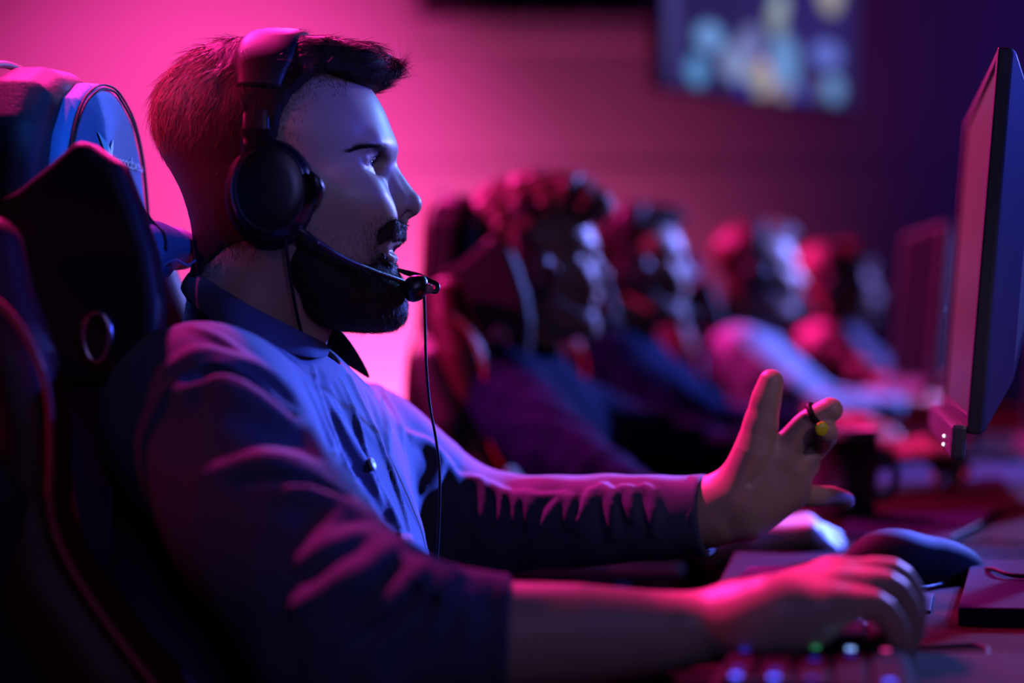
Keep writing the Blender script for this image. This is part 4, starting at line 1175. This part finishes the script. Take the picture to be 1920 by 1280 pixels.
# lower wainscot that stands proud of the wall, its top edge showing as a step
st('trim_1', (0.2,YB-.004,.90), (3.55,.004,.905), wallm, .004)
st('trim_2', (.14,YB-.05,2.40), (.60,.05,.06), wallm, .004)
for i, x in enumerate((-.30,-.04,.22,.48)): st('trim_%d' % (3+i), (x,YB-.025,2.62), (.118,.025,.17), wallb, .004)
st('baseboard_back', (0.2,YB-.01,.05), (3.6,.012,.05), wallb)
# hanging screen
def tv_material(W, H):
    m = bpy.data.materials.new('stage_broadcast_picture'); m.use_nodes = True; nt = m.node_tree; L = nt.links
    b = nt.nodes['Principled BSDF']; b.inputs['Base Color'].default_value = (.01,.01,.02,1); b.inputs['Roughness'].default_value = .3
    tc = nt.nodes.new('ShaderNodeTexCoord'); prev = nt.nodes.new('ShaderNodeRGB'); prev.outputs[0].default_value = (.020,.014,.085,1); out = prev.outputs[0]
    # (u,v) on the screen, radii, colour, softness
    S = [(.16,.12,.05,.10,(.10,.28,.62)),(.22,.34,.07,.09,(.16,.33,.72)),(.36,.20,.09,.13,(.20,.26,.50)),(.43,.34,.06,.12,(.16,.18,.42)),
         (.50,.13,.055,.12,(.62,.30,.36)),(.46,.10,.07,.10,(.30,.30,.25)),(.60,.24,.08,.20,(.13,.28,.58)),(.56,.52,.05,.12,(.22,.27,.28)),(.58,.62,.04,.08,(.3,.38,.42)),
         (.54,.80,.07,.12,(.03,.16,.34)),(.83,.34,.085,.09,(.12,.17,.62)),(.87,.12,.055,.10,(.13,.26,.55)),(.85,.78,.07,.17,(.33,.31,.26)),
         (.70,.06,.05,.06,(.01,.02,.35)),(.40,.04,.05,.06,(.01,.02,.3)),(.60,.05,.04,.07,(.25,.2,.3)),(.04,.5,.03,.5,(.06,.05,.22)),(.76,.10,.05,.08,(.08,.07,.16))]
    for u, v_, ru, rv_, c in S:
        mp = nt.nodes.new('ShaderNodeMapping'); mp.vector_type = 'POINT'
        mp.inputs['Scale'].default_value = (1/(ru*W), 0, 1/(rv_*H)); mp.inputs['Location'].default_value = (-(u-.5)*W/(ru*W), 0, -(v_-.5)*H/(rv_*H))
        L.new(tc.outputs['Object'], mp.inputs['Vector'])
        ln = nt.nodes.new('ShaderNodeVectorMath'); ln.operation = 'LENGTH'; L.new(mp.outputs[0], ln.inputs[0])
        mr = nt.nodes.new('ShaderNodeMapRange'); mr.inputs['From Min'].default_value = 1.15; mr.inputs['From Max'].default_value = .75; L.new(ln.outputs['Value'], mr.inputs['Value'])
        mx = nt.nodes.new('ShaderNodeMix'); mx.data_type = 'RGBA'; L.new(mr.outputs[0], mx.inputs['Factor']); L.new(out, mx.inputs['A']); mx.inputs['B'].default_value = (*c, 1); out = mx.outputs['Result']
    L.new(out, b.inputs['Emission Color']); b.inputs['Emission Strength'].default_value = 1.0
    return m
a = P(1243,160,5.5); b_ = V(1.36, 6.07, a[2]); Wv = b_-a; TL = np.linalg.norm(Wv); Wv /= TL; TH = .58
tv = empty('television', tuple((a+b_)/2), math.atan2(Wv[1], Wv[0])); tag(tv, 'large wall screen showing a bright blurred broadcast, upper right of the room', 'television')
Nt = V(Wv[1], -Wv[0], 0); tc_ = (a+b_)/2+V(0,0,TH/2); RT = np.stack([Wv, Nt, V(0,0,1)], 1)
box_obj('housing', tc_-Nt*.03, (TL/2+.012,.028,TH/2+.012), M['plastic'], tv, RT, .005)
sc_ = box_obj('screen', tc_*0, (TL/2,.002,TH/2), tv_material(TL, TH), None, None, 0); sc_.parent = tv
sc_.location = (0, -.002, TH/2)
tube_obj('ceiling_pole', [tc_-Nt*.06, tc_-Nt*.06+V(0,0,.4), V(tc_[0]-Nt[0]*.06, tc_[1]-Nt[1]*.06, 2.80)], .02, M['plastic'], tv, 12)
# ------------------------------------------------------------------ camera
cam = bpy.data.cameras.new('camera'); cam.lens = 54; cam.sensor_width = 36
camo = bpy.data.objects.new('camera', cam); camo.location = (0,0,CAMZ); camo.rotation_euler = (pi/2, 0, 0); COL.objects.link(camo)
cam.dof.use_dof = True; cam.dof.focus_distance = 1.385; cam.dof.aperture_fstop = 54/34.
cam.clip_start = .05
sc = bpy.context.scene; sc.camera = camo
# ------------------------------------------------------------------ light
def area(name, loc, target, size, col, power, size_y=None, spread=None):
    l = bpy.data.lights.new(name, 'AREA'); l.energy = power; l.color = col; l.size = size
    if size_y: l.shape = 'RECTANGLE'; l.size_y = size_y
    if spread: l.spread = radians(spread)
    o = bpy.data.objects.new(name, l); o.location = loc
    from mathutils import Vector
    o.rotation_euler = (Vector(target)-Vector(loc)).to_track_quat('-Z', 'Y').to_euler(); COL.objects.link(o); return o
def spot(name, loc, target, col, power, angle=40, blend=.5, radius=.1):
    l = bpy.data.lights.new(name, 'SPOT'); l.energy = power; l.color = col; l.spot_size = radians(angle); l.spot_blend = blend; l.shadow_soft_size = radius
    o = bpy.data.objects.new(name, l); o.location = loc
    from mathutils import Vector
    o.rotation_euler = (Vector(target)-Vector(loc)).to_track_quat('-Z', 'Y').to_euler(); COL.objects.link(o); return o
PINK = (1., .022, .34); RED = (1., .015, .12); BLUE = (.12, .16, 1.); ICE = (.35, .55, 1.)
area('pink_wall_wash_low', (-.5, 6.3, .22), (-.5, 7.0, .70), 1.6, (1.,.10,.38), 38, .4, 115)
spot('pink_wall_wash_high', (-1.25, 4.7, 2.7), (-1.45, 7.0, 1.55), (1.,.048,.40), 370, 79, 1., .1)
area('violet_wall_wash', (2.9, 5.6, 2.6), (2.2, 7.0, 1.5), .6, (.18,.04,1.), 2.6)
spot('pink_lamp_behind', (-.35, 3.0, 2.45), (.15, 1.25, .8), PINK, 250, 50, .5, .05)
spot('pink_lamp_above', (-.8, 2.2, 2.6), (-.15, 1.2, .9), PINK, 360, 34, .5, .04)
spot('red_lamp_left', (-1.6, .5, 2.3), (-.325, 1.36, 1.235), (1., .015, .17), 900, 5.2, .6, .04)
spot('blue_pillow_fill', (.62, -.2, 1.5), (-.315, 1.37, 1.085), (.04,.12,1.), 70, 3.2, .4, .02)  # added narrow spot that turns the neck pillow blue, not a fixture of the room
spot('red_lamp_chair', (-2.6, .9, 1.6), (-.52, 1.12, 1.06), RED, 40, 7, .5, .05)
spot('violet_face_fill', (.3, -.7, 1.5), (-.115, 1.4, 1.13), (.24,.24,1.), 25, 7.5, .7, .08)  # added fill, lifts the shaded cheek without touching the sleeve
spot('palm_fill', (.95, .55, 1.5), (.27, 1.49, .90), (.8,.55,1.), 6, 13, .6, .06)  # extra pale violet fill put in to brighten the raised palm
spot('blue_lamp_end', (3.2, 5.2, 2.0), (1.3, 5.6, 1.1), (.17,.2,1.), 300, 34, .5, .08)
spot('pink_lamp_far', (-.6, 5.2, 2.5), (1.1, 4.9, 1.1), PINK, 1000, 34, .5, .06)
spot('pink_lamps_over_row', (-.9, 4.3, 2.6), (.5, 3.0, 1.0), PINK, 650, 60, .6, .1)
spot('blue_lamp_right', (1.05, 2.35, 1.35), (-.06, 1.36, .70), (.06,.13,1.), 520, 28, .6, .04)
spot('blue_headrest_fill', (.85, .0, 1.95), (-.43, 1.40, 1.165), (.02,.18,1.), 200, 4.9, .4, .02)  # invented tight spot, lights the headrest panel past the head
spot('blue_lamp_far', (2.6, 4.2, 2.2), (.5, 3.1, 1.0), (.17,.22,1.), 950, 60, .5, .1)
spot('screen_light', (.62, 2.36, 1.76), (-.13, 1.4, 1.14), (.13,.36,1.), 27, 20, .5, .025)
spot('blue_lamp_behind_screens', (2.5, 1.5, 1.75), (.72, 1.55, 1.22), (.05,.08,1.), 200, 24, .5, .08)
area('faint_violet_fill', (.5, -.6, 1.9), (0, 1.5, 1.0), 1.0, (.38,.29,1.), 3.4)
spot('red_lamp_row', (-2.7, 2.1, 2.3), (.15, 2.8, 1.05), PINK, 700, 30, .5, .06)
w = bpy.data.worlds.new('world'); w.use_nodes = True; sc.world = w
w.node_tree.nodes['Background'].inputs[0].default_value = (.10, .05, .16, 1); w.node_tree.nodes['Background'].inputs[1].default_value = .02
vs = sc.view_settings; vs.view_transform = 'Standard'; vs.look = 'None'; vs.gamma = 1; vs.use_curve_mapping = False; vs.exposure = 0
sc.cycles.use_denoising = True
sc.cycles.max_bounces = 6; sc.cycles.diffuse_bounces = 0; sc.cycles.glossy_bounces = 3
for o in bpy.data.objects:
    if o.parent is None and 'category' in o:
        g = {'person': 'players seated in the row', 'headset': 'headsets worn by the players', 'cable': 'cables lying on the bench', 'monitor': 'monitors along the bench', 'chair': 'gaming chairs along the bench'}.get(o['category'])
        if g: o['group'] = g
